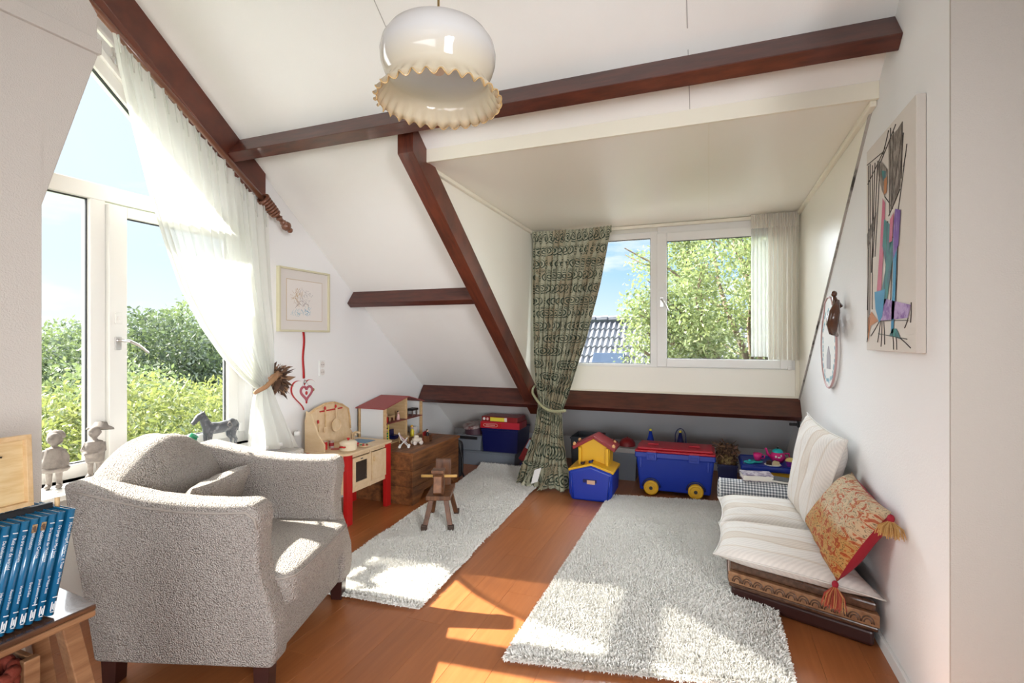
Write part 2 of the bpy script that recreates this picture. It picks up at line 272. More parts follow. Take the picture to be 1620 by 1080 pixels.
# ------------------------------------------------------------------ geometry helpers
class MB:
    def __init__(s): s.v = []; s.f = []; s.m = []; s.uv = []
    def add(s, vs, fs, T=None, mi=0, uvs=None):
        o = len(s.v)
        for p in vs: s.v.append(tuple(T @ Vector(p)) if T is not None else tuple(p))
        for k, f in enumerate(fs):
            s.f.append(tuple(i + o for i in f)); s.m.append(mi)
            s.uv.append([uvs[i] for i in f] if uvs else [(0, 0)] * len(f))
        return s
    def box(s, x0, x1, y0, y1, z0, z1, T=None, mi=0):
        vs = [(x, y, z) for x in (x0, x1) for y in (y0, y1) for z in (z0, z1)]
        fs = [(0, 1, 3, 2), (4, 6, 7, 5), (0, 4, 5, 1), (2, 3, 7, 6), (0, 2, 6, 4), (1, 5, 7, 3)]
        return s.add(vs, fs, T, mi)
    def prism(s, poly, ax, a, b, T=None, mi=0):
        """poly in the two other axes (in xyz order), extruded along axis ax from a to b"""
        def mk(p, t):
            q = list(p); q.insert('xyz'.index(ax), t); return tuple(q)
        n = len(poly); vs = [mk(p, a) for p in poly] + [mk(p, b) for p in poly]
        fs = [tuple(range(n - 1, -1, -1)), tuple(range(n, 2 * n))] + [(i, (i + 1) % n, n + (i + 1) % n, n + i) for i in range(n)]
        return s.add(vs, fs, T, mi)
    def tube(s, pts, r, n=8, cap=True, T=None, mi=0):
        pts = [Vector(p) for p in pts]; rs = r if isinstance(r, (list, tuple)) else [r] * len(pts)
        vs = []; fs = []; up = None
        for i, p in enumerate(pts):
            d = (pts[min(i + 1, len(pts) - 1)] - pts[max(i - 1, 0)]).normalized()
            if up is None: up = d.orthogonal().normalized()
            up = (up - d * up.dot(d)); up = up.normalized() if up.length > 1e-6 else d.orthogonal().normalized()
            w = d.cross(up)
            for k in range(n): a = 2 * PI * k / n; vs.append(tuple(p + (up * math.cos(a) + w * math.sin(a)) * rs[i]))
        for i in range(len(pts) - 1):
            for k in range(n): fs.append((i * n + k, i * n + (k + 1) % n, (i + 1) * n + (k + 1) % n, (i + 1) * n + k))
        if cap: fs += [tuple(range(n - 1, -1, -1)), tuple(range((len(pts) - 1) * n, len(pts) * n))]
        return s.add(vs, fs, T, mi)
    def lathe(s, prof, n=24, T=None, mi=0, cap=False):
        vs = []; fs = []
        for (r, z) in prof:
            for k in range(n): a = 2 * PI * k / n; vs.append((r * math.cos(a), r * math.sin(a), z))
        for i in range(len(prof) - 1):
            for k in range(n): fs.append((i * n + k, i * n + (k + 1) % n, (i + 1) * n + (k + 1) % n, (i + 1) * n + k))
        if cap: fs += [tuple(range(n - 1, -1, -1)), tuple(range((len(prof) - 1) * n, len(prof) * n))]
        return s.add(vs, fs, T, mi)
    def grid(s, fn, nu, nv, T=None, mi=0, uvf=None, wrap=False):
        vs = []; uvs = []; fs = []
        for j in range(nv + 1):
            for i in range(nu + 1):
                u, v = i / nu, j / nv; vs.append(tuple(fn(u, v))); uvs.append(uvf(u, v) if uvf else (u, v))
        for j in range(nv):
            for i in range(nu): a = j * (nu + 1) + i; fs.append((a, a + 1, a + nu + 2, a + nu + 1))
        return s.add(vs, fs, T, mi, uvs)
    def ball(s, c, r, T=None, mi=0, n=12, m=8):
        r = (r, r, r) if isinstance(r, (int, float)) else r; vs = [(c[0], c[1], c[2] - r[2])]; fs = []
        for j in range(1, m):
            p = -PI / 2 + PI * j / m
            for k in range(n): a = 2 * PI * k / n; vs.append((c[0] + r[0] * math.cos(p) * math.cos(a), c[1] + r[1] * math.cos(p) * math.sin(a), c[2] + r[2] * math.sin(p)))
        vs.append((c[0], c[1], c[2] + r[2])); L = len(vs) - 1
        for k in range(n): fs.append((0, 1 + (k + 1) % n, 1 + k)); fs.append((L, L - n + k, L - n + (k + 1) % n))
        for j in range(m - 2):
            for k in range(n): a = 1 + j * n + k; b = 1 + j * n + (k + 1) % n; fs.append((a, b, b + n, a + n))
        return s.add(vs, fs, T, mi)
    def superq(s, c, h, e=.35, n=28, m=16, T=None, mi=0, warp=None):
        """soft rounded block"""
        def pw(x): return math.copysign(abs(x) ** e, x)
        vs = []; uvs = []; fs = []
        for j in range(m + 1):
            p = -PI / 2 + PI * j / m
            for k in range(n + 1):
                a = 2 * PI * k / n; x = pw(math.cos(p)) * pw(math.cos(a)); y = pw(math.cos(p)) * pw(math.sin(a)); z = pw(math.sin(p))
                q = (x * h[0], y * h[1], z * h[2])
                if warp: q = warp(q)
                vs.append((c[0] + q[0], c[1] + q[1], c[2] + q[2])); uvs.append((.5 + x / 2, .5 + y / 2))
        for j in range(m):
            for k in range(n): a = j * (n + 1) + k; fs.append((a, a + 1, a + n + 2, a + n + 1))
        return s.add(vs, fs, T, mi, uvs)
    def pillow(s, w, l, t, T=None, n=22, mi=0, sag=None, mi2=None):
        """two bulging faces meeting in a seam with drawn-out corners, in the xy plane"""
        def P_(u, v, sg):
            a, b = 2 * u - 1, 2 * v - 1
            k = (1 - a ** 4) * (1 - b ** 4); pin = 1 - .10 * ((1 - abs(a) ** 2.0) * abs(b) ** 3); pin2 = 1 - .10 * ((1 - abs(b) ** 2.0) * abs(a) ** 3)
            x = a * w / 2 * pin2; y = b * l / 2 * pin; z = sg * t / 2 * (max(k, 0) ** .55) + .006 * math.sin(9 * a + 3 * b) * k + .005 * math.sin(4 * a - 11 * b) * k
            if sag: z += sag(a, b)
            return (x, y, z)
        s.grid(lambda u, v: P_(u, v, 1), n, n, T, mi); s.grid(lambda u, v: P_(u, 1 - v, -1), n, n, T, mi if mi2 is None else mi2)
        return s

WM = {}
def build(name, mb, mats, parent=None, w=False, smooth=False, bevel=0, sub=0, seg=2, merge=False, remesh=0, label=None, cat=None, group=None, kind=None, solid=0, auto=None):
    me = bpy.data.meshes.new(name); me.from_pydata(mb.v, [], mb.f)
    if not isinstance(mats, (list, tuple)): mats = [mats]
    for m in mats: me.materials.append(M[m] if isinstance(m, str) else m)
    if len(mats) > 1: me.polygons.foreach_set('material_index', mb.m)
    uvl = me.uv_layers.new(name='UVMap'); flat = [c for f in mb.uv for p in f for c in p]; uvl.data.foreach_set('uv', flat)
    if merge or remesh:
        b = bmesh.new(); b.from_mesh(me); bmesh.ops.remove_doubles(b, verts=b.verts, dist=1e-5); bmesh.ops.recalc_face_normals(b, faces=b.faces); b.to_mesh(me); b.free()
    else:
        b = bmesh.new(); b.from_mesh(me); bmesh.ops.recalc_face_normals(b, faces=b.faces); b.to_mesh(me); b.free()
    if smooth: me.polygons.foreach_set('use_smooth', [True] * len(me.polygons))
    o = bpy.data.objects.new(name, me); COL.objects.link(o)
    if remesh:
        r = o.modifiers.new('remesh', 'REMESH'); r.mode = 'VOXEL'; r.voxel_size = remesh; r.use_smooth_shade = True
        s_ = o.modifiers.new('smooth', 'SMOOTH'); s_.iterations = 4; s_.factor = .5
    if solid: sm = o.modifiers.new('solid', 'SOLIDIFY'); sm.thickness = solid; sm.offset = 0
    if bevel: bm_ = o.modifiers.new('bevel', 'BEVEL'); bm_.width = bevel; bm_.segments = seg; bm_.limit_method = 'ANGLE'; bm_.angle_limit = .6
    if sub: ss = o.modifiers.new('sub', 'SUBSURF'); ss.levels = sub; ss.render_levels = sub
    if parent is not None:
        o.parent = parent; o.matrix_parent_inverse = WM[parent.name].inverted()
        root = parent
        while root.parent is not None: root = root.parent
        Mw = Matrix.Identity(4) if w else WM[root.name]
        o.matrix_basis = Mw; WM[o.name] = Mw
    else: WM[o.name] = Matrix.Identity(4)
    tag(o, label, cat, group, kind); return o
def tag(o, label=None, cat=None, group=None, kind=None):
    if label: o['label'] = label
    if cat: o['category'] = cat
    if group: o['group'] = group
    if kind: o['kind'] = kind
    return o
def thing(name, label, cat, loc=(0, 0, 0), rz=0, group=None, rot=None):
    o = bpy.data.objects.new(name, None); COL.objects.link(o); o.location = loc; o.empty_display_size = .05
    if rot is not None: o.rotation_euler = rot
    else: o.rotation_euler = (0, 0, rz)
    WM[o.name] = Matrix.Translation(Vector(loc)) @ o.rotation_euler.to_matrix().to_4x4()
    return tag(o, label, cat, group)
def struct(name, mb, m, parent=None, **k):
    return build(name, mb, m, parent, w=True, kind=None if parent is not None else 'structure', **k)
def dup(root, loc, rz=None, label=None, group=None):
    c = root.copy(); COL.objects.link(c); c.location = loc
    if rz is not None: c.rotation_euler = (0, 0, rz)
    if label: c['label'] = label
    if group: c['group'] = group
    def rec(a, b):
        for ch in [x for x in bpy.data.objects if x.parent == a]:
            d = ch.copy(); COL.objects.link(d); d.parent = b; rec(ch, d)
    rec(root, c); return c
def fast_mesh(name, verts, loops, starts, totals, m):
    me = bpy.data.meshes.new(name); me.vertices.add(len(verts)); me.vertices.foreach_set('co', verts.astype(np.float32).ravel())
    me.loops.add(len(loops)); me.loops.foreach_set('vertex_index', loops.astype(np.int32)); me.polygons.add(len(starts))
    me.polygons.foreach_set('loop_start', starts.astype(np.int32)); me.polygons.foreach_set('loop_total', totals.astype(np.int32))
    me.materials.append(M[m]); me.update(calc_edges=True); return me
def quads_mesh(name, V, m):
    """V: (n,4,3) quads"""
    n = len(V); return fast_mesh(name, V.reshape(-1, 3), np.arange(n * 4), np.arange(n) * 4, np.full(n, 4), m)
def link_mesh(name, me, parent, kind='stuff', label=None):
    o = bpy.data.objects.new(name, me); COL.objects.link(o)
    if parent is not None: o.parent = parent; o.matrix_parent_inverse = WM[parent.name].inverted()
    WM[o.name] = Matrix.Identity(4); tag(o, label, None, None, kind); return o
def text_mesh(body, size, extr=.0004, align='LEFT'):
    c = bpy.data.curves.new('t', 'FONT'); c.body = body; c.size = size; c.extrude = extr; c.align_x = align; c.align_y = 'CENTER'; c.resolution_u = 2
    o = bpy.data.objects.new('t', c); COL.objects.link(o); dg = bpy.context.evaluated_depsgraph_get(); me = bpy.data.meshes.new_from_object(o.evaluated_get(dg))
    mb = MB(); mb.add([tuple(v.co) for v in me.vertices], [tuple(p.vertices) for p in me.polygons])
    bpy.data.objects.remove(o); bpy.data.curves.remove(c); bpy.data.meshes.remove(me); return mb
def TR(x=0, y=0, z=0, rx=0, ry=0, rz=0, s=1):
    S = Matrix.Diagonal((s, s, s, 1)) if isinstance(s, (int, float)) else Matrix.Diagonal((*s, 1))
    return Matrix.Translation((x, y, z)) @ Euler((rx, ry, rz)).to_matrix().to_4x4() @ S

# ================================================================== THE ROOM
XL, XR, XW = -3.14, .763, -3.25           # left wall, right wall, glazing plane
def zr(y): return 4.9586 - .7746 * y
YR = .9; ZR = zr(YR)
def zb(y): return ZR - .7746 * (YR - y)   # the other slope behind the camera
TH = .14
fl = struct('floor', MB().box(-3.4, 3.1, -3.1, 6.5, -.15, -.012), 'subfloor')
pl = None; pw, plen = .193, 1.38
pm = MB().box(0, pw - .0007, 0, plen - .0007, -.012, 0)
first = build('plank', pm, 'floor', fl, w=True, bevel=.0007, seg=1)
ix = 0; x = -3.2; k = 0
while x < XR + 2.2:
    y = 1.0 - (k * .47 % plen) - plen * (0 if x > -3.2 else 0)
    while y < 6.2:
        if x > XR and y > 2.2: break
        if first.location.length == 0 and ix == 0: o = first
        else: o = first.copy(); COL.objects.link(o)
        o.location = (x, y, 0); ix += 1; y += plen
    x += pw; k += 1
struct('ceiling', MB()
  .prism([(YR, ZR), (6.4, zr(6.4)), (6.4, zr(6.4) + TH), (YR, ZR + TH)], 'x', -3.4, -1.77)
  .prism([(YR, ZR), (2.95, zr(2.95)), (2.95, zr(2.95) + TH), (YR, ZR + TH)], 'x', -1.77, 3.1)
  .prism([(-3.1, zb(-3.1)), (YR, ZR), (YR, ZR + TH), (-3.1, zb(-3.1) + TH)], 'x', -3.4, 3.1), 'ceiling')
struct('ceiling_eave', MB().prism([(5.27, zr(5.27)), (6.4, zr(6.4)), (6.4, zr(6.4) + TH), (5.27, zr(5.27) + TH)], 'x', -1.77, 1.0), 'eave')
# thin joints between the ceiling boards
jm = MB()
for xs in (-1.64, -.10):
    for a, b in ((YR, 2.6), (2.68, 2.93)):
        if xs < -1 and a > 2: continue
        jm.prism([(a, zr(a) - .002), (b, zr(b) - .002), (b, zr(b) + .004), (a, zr(a) + .004)], 'x', xs, xs + .005)
struct('trim_1', jm, mat('joint_line', (.42, .40, .37), .9))
# dormer: ceiling, left cheek, apron, header board, coves
zc0, zc1 = 2.61, 2.585
struct('ceiling_dormer', MB().prism([(2.95, zc0), (5.45, zc1), (5.45, zc1 + .1), (2.95, zc0 + .1)], 'x', -1.9, .95), 'cream')
struct('wall_dormer', MB().prism([(2.95, zr(2.95) + .02), (2.95, zc0 - .0), (5.45, zc1), (5.45, zr(5.45) + .02)], 'x', -1.90, -1.765), 'cream')
struct('trim_2', MB().box(-1.75, XR, 2.925, 2.95, 2.605, 2.69), 'creamtrim', bevel=.002)
cv = MB()
for xa, xb in ((-1.765, -1.735), (XR - .032, XR - .001)):
    cv.prism([(2.955, zc0 - .03), (5.26, zc1 - .03), (5.26, zc1), (2.955, zc0)], 'x', xa, xb)
cv.box(-1.765, XR, 5.225, 5.26, zc1 - .032, zc1)
cv.box(.728, XR - .001, 5.235, 5.26, .92, zc1)
struct('trim_3', cv, 'creamtrim', bevel=.006)
struct('trim_4', MB().prism([(2.96, zc0 - .0012), (5.22, zc1 - .001), (5.22, zc1 + .01), (2.96, zc0 + .01)], 'x', -.003, .001), 'creamtrim')
# apron below the dormer window, wall above it
struct('wall_front', MB().box(-1.77, XR, 5.26, 5.40, .86, 1.165).box(-1.77, XR, 5.30, 5.44, 2.50, 2.62).box(-1.77, -1.60, 5.28, 5.40, 1.165, 2.52), 'cream')
struct('trim_5', MB().box(-1.77, XR, 5.235, 5.262, .905, .925), 'creamtrim')
# knee wall at the back of the eave
struct('wall_back', MB().box(-3.4, 1.0, 6.05, 6.2, -.1, .5), 'eave')
# right wall, its dark sealing strip along the slope, baseboard
struct('wall_right', MB().prism([(2.159, 0), (6.4, 0), (6.4, .06), (5.4, .83), (5.4, 2.7), (2.9, 2.78), (2.159, zr(2.159) + .1)], 'x', XR, XR + .15), 'plaster')
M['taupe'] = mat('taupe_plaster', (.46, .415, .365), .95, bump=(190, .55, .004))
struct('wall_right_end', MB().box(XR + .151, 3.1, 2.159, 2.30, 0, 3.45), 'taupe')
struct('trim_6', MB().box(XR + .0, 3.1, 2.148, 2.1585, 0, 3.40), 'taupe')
cheek = MB().prism([(2.955, zr(2.955) - .01), (5.26, zr(5.26) + .0), (5.26, zc1), (2.955, zc0)], 'x', XR - .004, XR + .001)
struct('trim_7', cheek, 'cream')
st = MB(); n = Vector((0, .7746, 1)).normalized()
st.prism([(2.94, zr(2.94) - .004), (5.22, zr(5.22) - .004), (5.22, zr(5.22) - .018), (2.94, zr(2.94) - .018)], 'x', XR - .012, XR)
struct('trim_8', st, mat('weathered_strip', (.42, .39, .35), .8, var=((3, 3, 3), (.05, .045, .04), .5, .6)))
struct('baseboard_right', MB().box(XR - .016, XR - .0005, 2.16, 6.0, 0, .06), 'white', bevel=.003)
# left wall with the big opening
def zo(y): return 2.985 - .86 * (y - 1.935)      # top line of the glazing
lw = MB()
lw.prism([(-3.1, -.1), (6.4, -.1), (6.4, .06), (5.5, .695), (2.83, .695), (-3.1, .695)], 'x', XW - .1, XL)
lw.prism([(2.83, .695), (5.5, .695), (3.0, zr(3.0)), (2.83, zr(2.83) + .05)], 'x', XW - .1, XL)
lw.prism([(1.0, zo(1.0) + .02), (2.83, zo(2.83) + .02), (2.83, zr(2.83) + .05), (1.0, zr(1.0) + .05)], 'x', XW - .1, XL - .07)
lw.prism([(-3.1, .695), (1.0, .695), (1.0, zr(1.0) + .05), (YR, ZR + .05), (-3.1, zb(-3.1) + .05)], 'x', XW - .1, XL)
struct('wall_left', lw, 'plaster')
struct('wall_rear', MB().box(-3.4, 3.1, -3.25, -3.1, -.1, 2.0), 'plaster')
struct('wall_side', MB().prism([(-3.1, -.1), (2.3, -.1), (2.3, zr(2.3)), (YR, ZR), (-3.1, zb(-3.1))], 'x', 3.0, 3.14), 'plaster')
struct('baseboard_left', MB().box(XL, XL + .014, 1.0, 6.0, 0, .07), 'white', bevel=.003)
# pier in the left foreground with its sloping shoulder and ledge
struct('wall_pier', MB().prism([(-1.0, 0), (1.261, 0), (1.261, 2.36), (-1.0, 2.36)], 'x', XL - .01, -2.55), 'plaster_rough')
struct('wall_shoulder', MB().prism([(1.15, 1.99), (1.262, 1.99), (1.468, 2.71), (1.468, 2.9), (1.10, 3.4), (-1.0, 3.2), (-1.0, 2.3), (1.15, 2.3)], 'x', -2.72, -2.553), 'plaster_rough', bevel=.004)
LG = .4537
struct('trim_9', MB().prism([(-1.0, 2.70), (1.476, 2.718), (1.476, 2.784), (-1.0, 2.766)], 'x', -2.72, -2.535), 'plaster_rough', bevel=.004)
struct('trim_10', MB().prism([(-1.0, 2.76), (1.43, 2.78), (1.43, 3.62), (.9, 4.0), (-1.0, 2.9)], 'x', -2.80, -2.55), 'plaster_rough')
# ---- beams
c_, s_ = 1 / math.hypot(1, .7746), .7746 / math.hypot(1, .7746)
def purlin(name, yc, x0, x1, h, wd, label, bevel=.004):
    """a plank on edge, square to the slope, touching the slope at y = yc"""
    t = Vector((0, c_, -s_)); nn = Vector((0, -s_, -c_)); p = Vector((0, yc, zr(yc)))
    q = [p, p + nn * h, p + nn * h + t * wd, p + t * wd]
    o = build(name, MB().prism([(a.y, a.z) for a in q], 'x', x0, x1), 'dark', bevel=bevel, kind='structure'); return o
purlin('beam_upper', 2.70, -3.12, XR, .165, .075, '')
purlin('beam_middle', 3.96, -3.13, -1.84, .145, .06, '')
purlin('beam_lower', 5.225, -3.13, XR, .195, .07, '')
def rafter(name, x0, x1, y0, y1, h, cut=False):
    v = h / c_
    po = [(y0, zr(y0) + .01), (y1, zr(y1) + .01), (y1, zr(y1) - v), (y0, zr(y0) - v)]
    return build(name, MB().prism(po, 'x', x0, x1), 'darkz', bevel=.004, kind='structure')
rafter('rafter_left', -3.27, -3.118, 1.2, 2.93, .185)
rafter('rafter_right', -1.842, -1.728, 2.76, 5.34, .16)
# ---- gable window on the left (window_1)
w1 = MB()
ZT0, ZT1 = 2.235, 2.325
w1.box(XW - .05, XW + .03, 1.0, 2.845, .695, .765)                 # bottom rail
w1.box(XW - .05, XW + .03, 2.755, 2.845, .765, ZT0)                # right jamb
w1.box(XW - .05, XW + .03, 1.815, 1.892, .765, ZT0)                # mullion
w1.box(XW - .05, XW + .03, 1.0, 2.845, ZT0, ZT1)                   # transom
win1 = struct('window_1', w1, 'pvc', bevel=.004)
s1 = MB(); sl_ = .86
s1.prism([(1.0, zo(1.0) - .09), (2.70, zo(2.70) - .09 + .0), (2.70, zo(2.70)), (1.0, zo(1.0))], 'x', XW - .05, XW + .03)
s1.prism([(1.0, zo(1.0)), (2.83, zo(2.83)), (2.83, zo(2.83) + .05), (1.0, zo(1.0) + .05)], 'x', XW - .0, XW + .05)
struct('sloping_frame', s1, 'pvc', win1, bevel=.004)
sa = MB(); a0, a1, b0, b1 = 1.897, 2.755, .745, 2.222
sa.box(XW + .0, XW + .055, a0, a0 + .098, b0, b1).box(XW + .0, XW + .055, a1 - .085, a1, b0, b1).box(XW, XW + .055, a0 + .098, a1 - .085, b0, b0 + .062).box(XW, XW + .055, a0 + .098, a1 - .085, b1 - .062, b1)
sash1 = struct('sash', sa, 'pvc', win1, bevel=.005)
def gask(y0, y1, z0, z1, xx, t=.006):
    return MB().box(xx, xx + .012, y0, y0 + t, z0, z1).box(xx, xx + .012, y1 - t, y1, z0, z1).box(xx, xx + .012, y0, y1, z0, z0 + t).box(xx, xx + .012, y0, y1, z1 - t, z1)
struct('gasket', gask(1.0, 1.815, .765, ZT0, XW - .01), 'gasket', win1)
struct('gasket', gask(a0 + .098, a1 - .085, b0 + .062, b1 - .062, XW + .02), 'gasket', win1)
g_ = MB().prism([(1.0, zo(1.0) - .096), (2.60, zo(2.60) - .096), (2.60, zo(2.60) - .09), (1.0, zo(1.0) - .09)], 'x', XW - .01, XW + .01)
struct('gasket', g_, 'gasket', win1)
struct('pane', MB().box(XW - .022, XW - .018, 1.0, 1.82, .76, ZT0), 'glass', win1)
struct('pane', MB().box(XW + .008, XW + .012, a0 + .09, a1 - .08, b0 + .055, b1 - .055), 'glass', win1)
struct('pane', MB().prism([(1.0, ZT1), (2.66, ZT1), (1.0, zo(1.0) - .05)], 'x', XW - .022, XW - .018), 'glass', win1)
hd = MB().box(XW + .055, XW + .066, 1.925, 1.958, 1.385, 1.46); hd.tube([(XW + .06, 1.942, 1.44), (XW + .10, 1.942, 1.44), (XW + .115, 1.97, 1.435), (XW + .118, 2.02, 1.41), (XW + .118, 2.075, 1.365)], [.010, .010, .010, .009, .008], 10)
struct('handle', hd, 'metal', sash1, smooth=False, bevel=.002)
struct('lock', MB().box(XW + .055, XW + .066, 1.925, 1.962, 1.535, 1.60).box(XW + .066, XW + .072, 1.935, 1.952, 1.555, 1.58), 'pvc', sash1, bevel=.002)
struct('hinge', MB().box(XW + .03, XW + .066, 2.752, 2.775, .775, .84), 'pvc', sash1, bevel=.003)
# sill
struct('trim_11', MB().box(XW + .03, -2.905, .9, 2.98, .665, .695), 'white', bevel=.008, seg=3)
rad = MB().box(XL + .02, -2.975, 1.75, 3.17, .13, .585)
RAD = build('radiator', rad, 'white', kind='structure', bevel=.01, seg=3)
for i in range(46): build('fin', MB().box(-2.975, -2.969, 1.765 + i * .0305, 1.783 + i * .0305, .15, .565), 'white', RAD, w=True) if i == 0 else None
fin0 = [o for o in bpy.data.objects if o.name == 'fin'][0]
for i in range(1, 46): f_ = fin0.copy(); COL.objects.link(f_); f_.location = (0, i * .0305, 0)
build('top_grille', MB().box(XL + .03, -2.985, 1.76, 3.16, .585, .592), mat('radiator_grille', (.62, .61, .58), .5), RAD, w=True)
# ---- dormer window (window_2)
YW = 5.30
w2 = MB()
w2.box(-1.60, -.545, YW - .03, YW + .05, 1.165, 1.195).box(-1.60, -.545, YW - .03, YW + .05, 2.455, 2.52).box(-.548, -.478, YW - .03, YW + .05, 1.165, 2.52).box(-1.60, -1.53, YW - .03, YW + .05, 1.195, 2.455)
w2.box(-.478, .72, YW - .0, YW + .05, 1.16, 1.19).box(-.478, .72, YW - .03, YW + .05, 2.484, 2.56).box(.70, .745, YW - .03, YW + .05, 1.165, 2.54)
win2 = struct('window_2', w2, 'pvc', bevel=.004)
s2 = MB(); a0, a1, b0, b1 = -.482, .70, 1.172, 2.492
s2.box(a0, a0 + .092, YW - .06, YW - .005, b0, b1).box(a1 - .092, a1, YW - .06, YW - .005, b0, b1).box(a0 + .092, a1 - .092, YW - .06, YW - .005, b0, b0 + .082).box(a0 + .092, a1 - .092, YW - .06, YW - .005, b1 - .085, b1)
sash2 = struct('sash', s2, 'pvc', win2, bevel=.005)
def gaskx(x0, x1, z0, z1, yy, t=.006):
    return MB().box(x0, x0 + t, yy, yy + .012, z0, z1).box(x1 - t, x1, yy, yy + .012, z0, z1).box(x0, x1, yy, yy + .012, z0, z0 + t).box(x0, x1, yy, yy + .012, z1 - t, z1)
struct('gasket', gaskx(a0 + .092, a1 - .092, b0 + .082, b1 - .085, YW - .04), 'gasket', win2)
struct('gasket', gaskx(-1.53, -.548, 1.195, 2.455, YW - .01), 'gasket', win2)
struct('pane', MB().box(-1.54, -.54, YW + .008, YW + .012, 1.19, 2.46), 'glass', win2)
struct('pane', MB().box(a0 + .085, a1 - .085, YW - .026, YW - .022, b0 + .075, b1 - .078), 'glass', win2)
hd = MB().box(-.452, -.418, YW - .072, YW - .06, 1.76, 1.86); hd.tube([(-.435, YW - .065, 1.835), (-.435, YW - .10, 1.835), (-.42, YW - .115, 1.82), (-.39, YW - .118, 1.77), (-.365, YW - .118, 1.72)], [.010, .010, .010, .009, .008], 10)
struct('handle', hd, 'metal', sash2, bevel=.002)
struct('lock', MB().box(-.455, -.415, YW - .072, YW - .06, 1.92, 2.0).box(-.445, -.425, YW - .078, YW - .072, 1.945, 1.975), 'pvc', sash2, bevel=.002)
struct('hinge', MB().box(.665, .70, YW - .075, YW - .055, 1.165, 1.20), 'pvc', sash2, bevel=.003)
# ================================================================== OUTSIDE
struct('ground', MB().box(-120, 60, -40, 120, -6.3, -6.0), 'grass')
def leaves(n, blobs, size, seed, shell=.55):
    r = np.random.default_rng(seed); tot = sum(b[3] ** 2 for b in blobs); out = []
    for (cx, cy, cz, R, sq) in blobs:
        k = int(n * R * R / tot); d = r.normal(size=(k, 3)); d /= np.linalg.norm(d, axis=1)[:, None]
        rad = R * (shell + (1 - shell) * r.random(k) ** .5) * (1 + .12 * np.sin(d[:, 0] * 7 + cx) * np.cos(d[:, 2] * 6 + d[:, 1] * 5)); p = d * rad[:, None]; p[:, 2] *= sq; p += (cx, cy, cz)
        p += r.normal(size=(k, 3)) * size * .8
        a = r.normal(size=(k, 3)); a /= np.linalg.norm(a, axis=1)[:, None]; b = np.cross(a, r.normal(size=(k, 3))); b /= np.linalg.norm(b, axis=1)[:, None]
        s = size * (.6 + .8 * r.random(k))[:, None]
        out.append(np.stack([p - a * s, p + b * s * .45, p + a * s, p - b * s * .45], 1))
    return np.concatenate(out)
def tree(name, label, base, blobs, n, size, m, seed, trunk=.16, limbs=True):
    t = thing(name, label, 'tree', base)
    mb = MB(); c0 = blobs[0]; top = Vector((c0[0], c0[1], c0[2]))
    mb.tube([Vector(base), Vector(base).lerp(top, .5) + Vector((.1, -.1, 0)), top], [trunk, trunk * .75, trunk * .4], 8)
    if limbs:
        for b in blobs[1:]:
            e = Vector(b[:3]); s = Vector(base).lerp(top, .62); mb.tube([s, s.lerp(e, .5) + Vector((0, 0, -.15)), e], [trunk * .45, trunk * .3, trunk * .12], 6)
    build('trunk', mb, 'bark', t, w=True, smooth=True)
    link_mesh('foliage', quads_mesh('foliage', leaves(n, blobs, size, seed), m), t)
    return t
def polar(u, D):       # a spot D metres out in the direction that direction-number u stands for
    a = .3679 - math.atan((u - 810) / 809.07); k = D / math.cos(math.atan((u - 810) / 809.07)); return -k * math.sin(a), k * math.cos(a)
def clump(u, D, top, R, seed, spread=1.0, k=11, sq=.9):
    r = random.Random(seed); x, y = polar(u, D); bl = [(x, y, top - R * .85 * sq, R * .85, sq)]
    for i in range(k):
        a = 2 * PI * i / k + r.random(); q = r.uniform(.3, .95); bl.append((x + math.cos(a) * R * q * spread, y + math.sin(a) * R * q * spread, top - R * (.35 + .7 * q + .5 * r.random()), R * (.22 + .26 * r.random()), r.uniform(.8, 1.4)))
    return bl
T_ = [ # u, D, top, R, leaf material, leaf size, count, label
 (90, 9.0, .55, 1.8, 'leaf_a', .052, 26000, 'yellow-green bushy tree close outside the narrow left pane'),
 (255, 9.0, .75, 2.2, 'leaf_a', .052, 40000, 'large sunlit yellow-green tree filling the middle of the tall left window'),
 (175, 12.5, .95, 2.4, 'leaf_b', .065, 20000, 'mid-green tree behind the window mullion'),
 (335, 13.5, .45, 2.2, 'leaf_a', .06, 22000, 'sunlit yellow-green tree beside the sheer curtain edge'),
 (240, 20.0, 2.65, 3.6, 'leaf_c', .10, 26000, 'tall dark green tree rising behind the yellow-green trees'),
 (330, 24.0, 3.3, 4.2, 'leaf_b', .11, 26000, 'tall mid-green tree seen past the curtain edge on the skyline'),
 (85, 26.0, 2.3, 4.2, 'leaf_b', .11, 24000, 'distant mid-green tree on the skyline in the narrow left pane'),
 (140, 30.0, 2.4, 4.5, 'leaf_c', .12, 20000, 'distant dark tree on the skyline behind the mullion'),
]
for i, (u, D, top, R, m_, ls, n_, lab) in enumerate(T_):
    x, y = polar(u, D); tree('garden_tree', lab, (x, y, -6), clump(u, D, top, R, i + 3), n_, ls, m_, 40 + i)
# dark garden shed roof and parked car low in the left window
x, y = polar(338, 11.0)
t = thing('garden_shed', 'dark flat-roofed garden shed below the trees behind the horse figurine', 'shed', (x, y, -6), .35)
build('shed_wall', MB().box(-1.6, 1.6, -1.2, 1.2, 0, 4.7), mat('shed_board', (.05, .06, .075), .7), t)
build('shed_roof', MB().box(-1.8, 1.8, -1.4, 1.4, 4.7, 4.85), mat('shed_felt', (.07, .09, .13), .4), t, bevel=.02)
build('roof_edge', MB().box(-1.83, -1.8, -1.43, 1.43, 4.72, 4.92).box(-1.83, 1.83, -1.43, -1.4, 4.72, 4.92).box(1.8, 1.83, -1.43, 1.43, 4.72, 4.92), 'white', t)
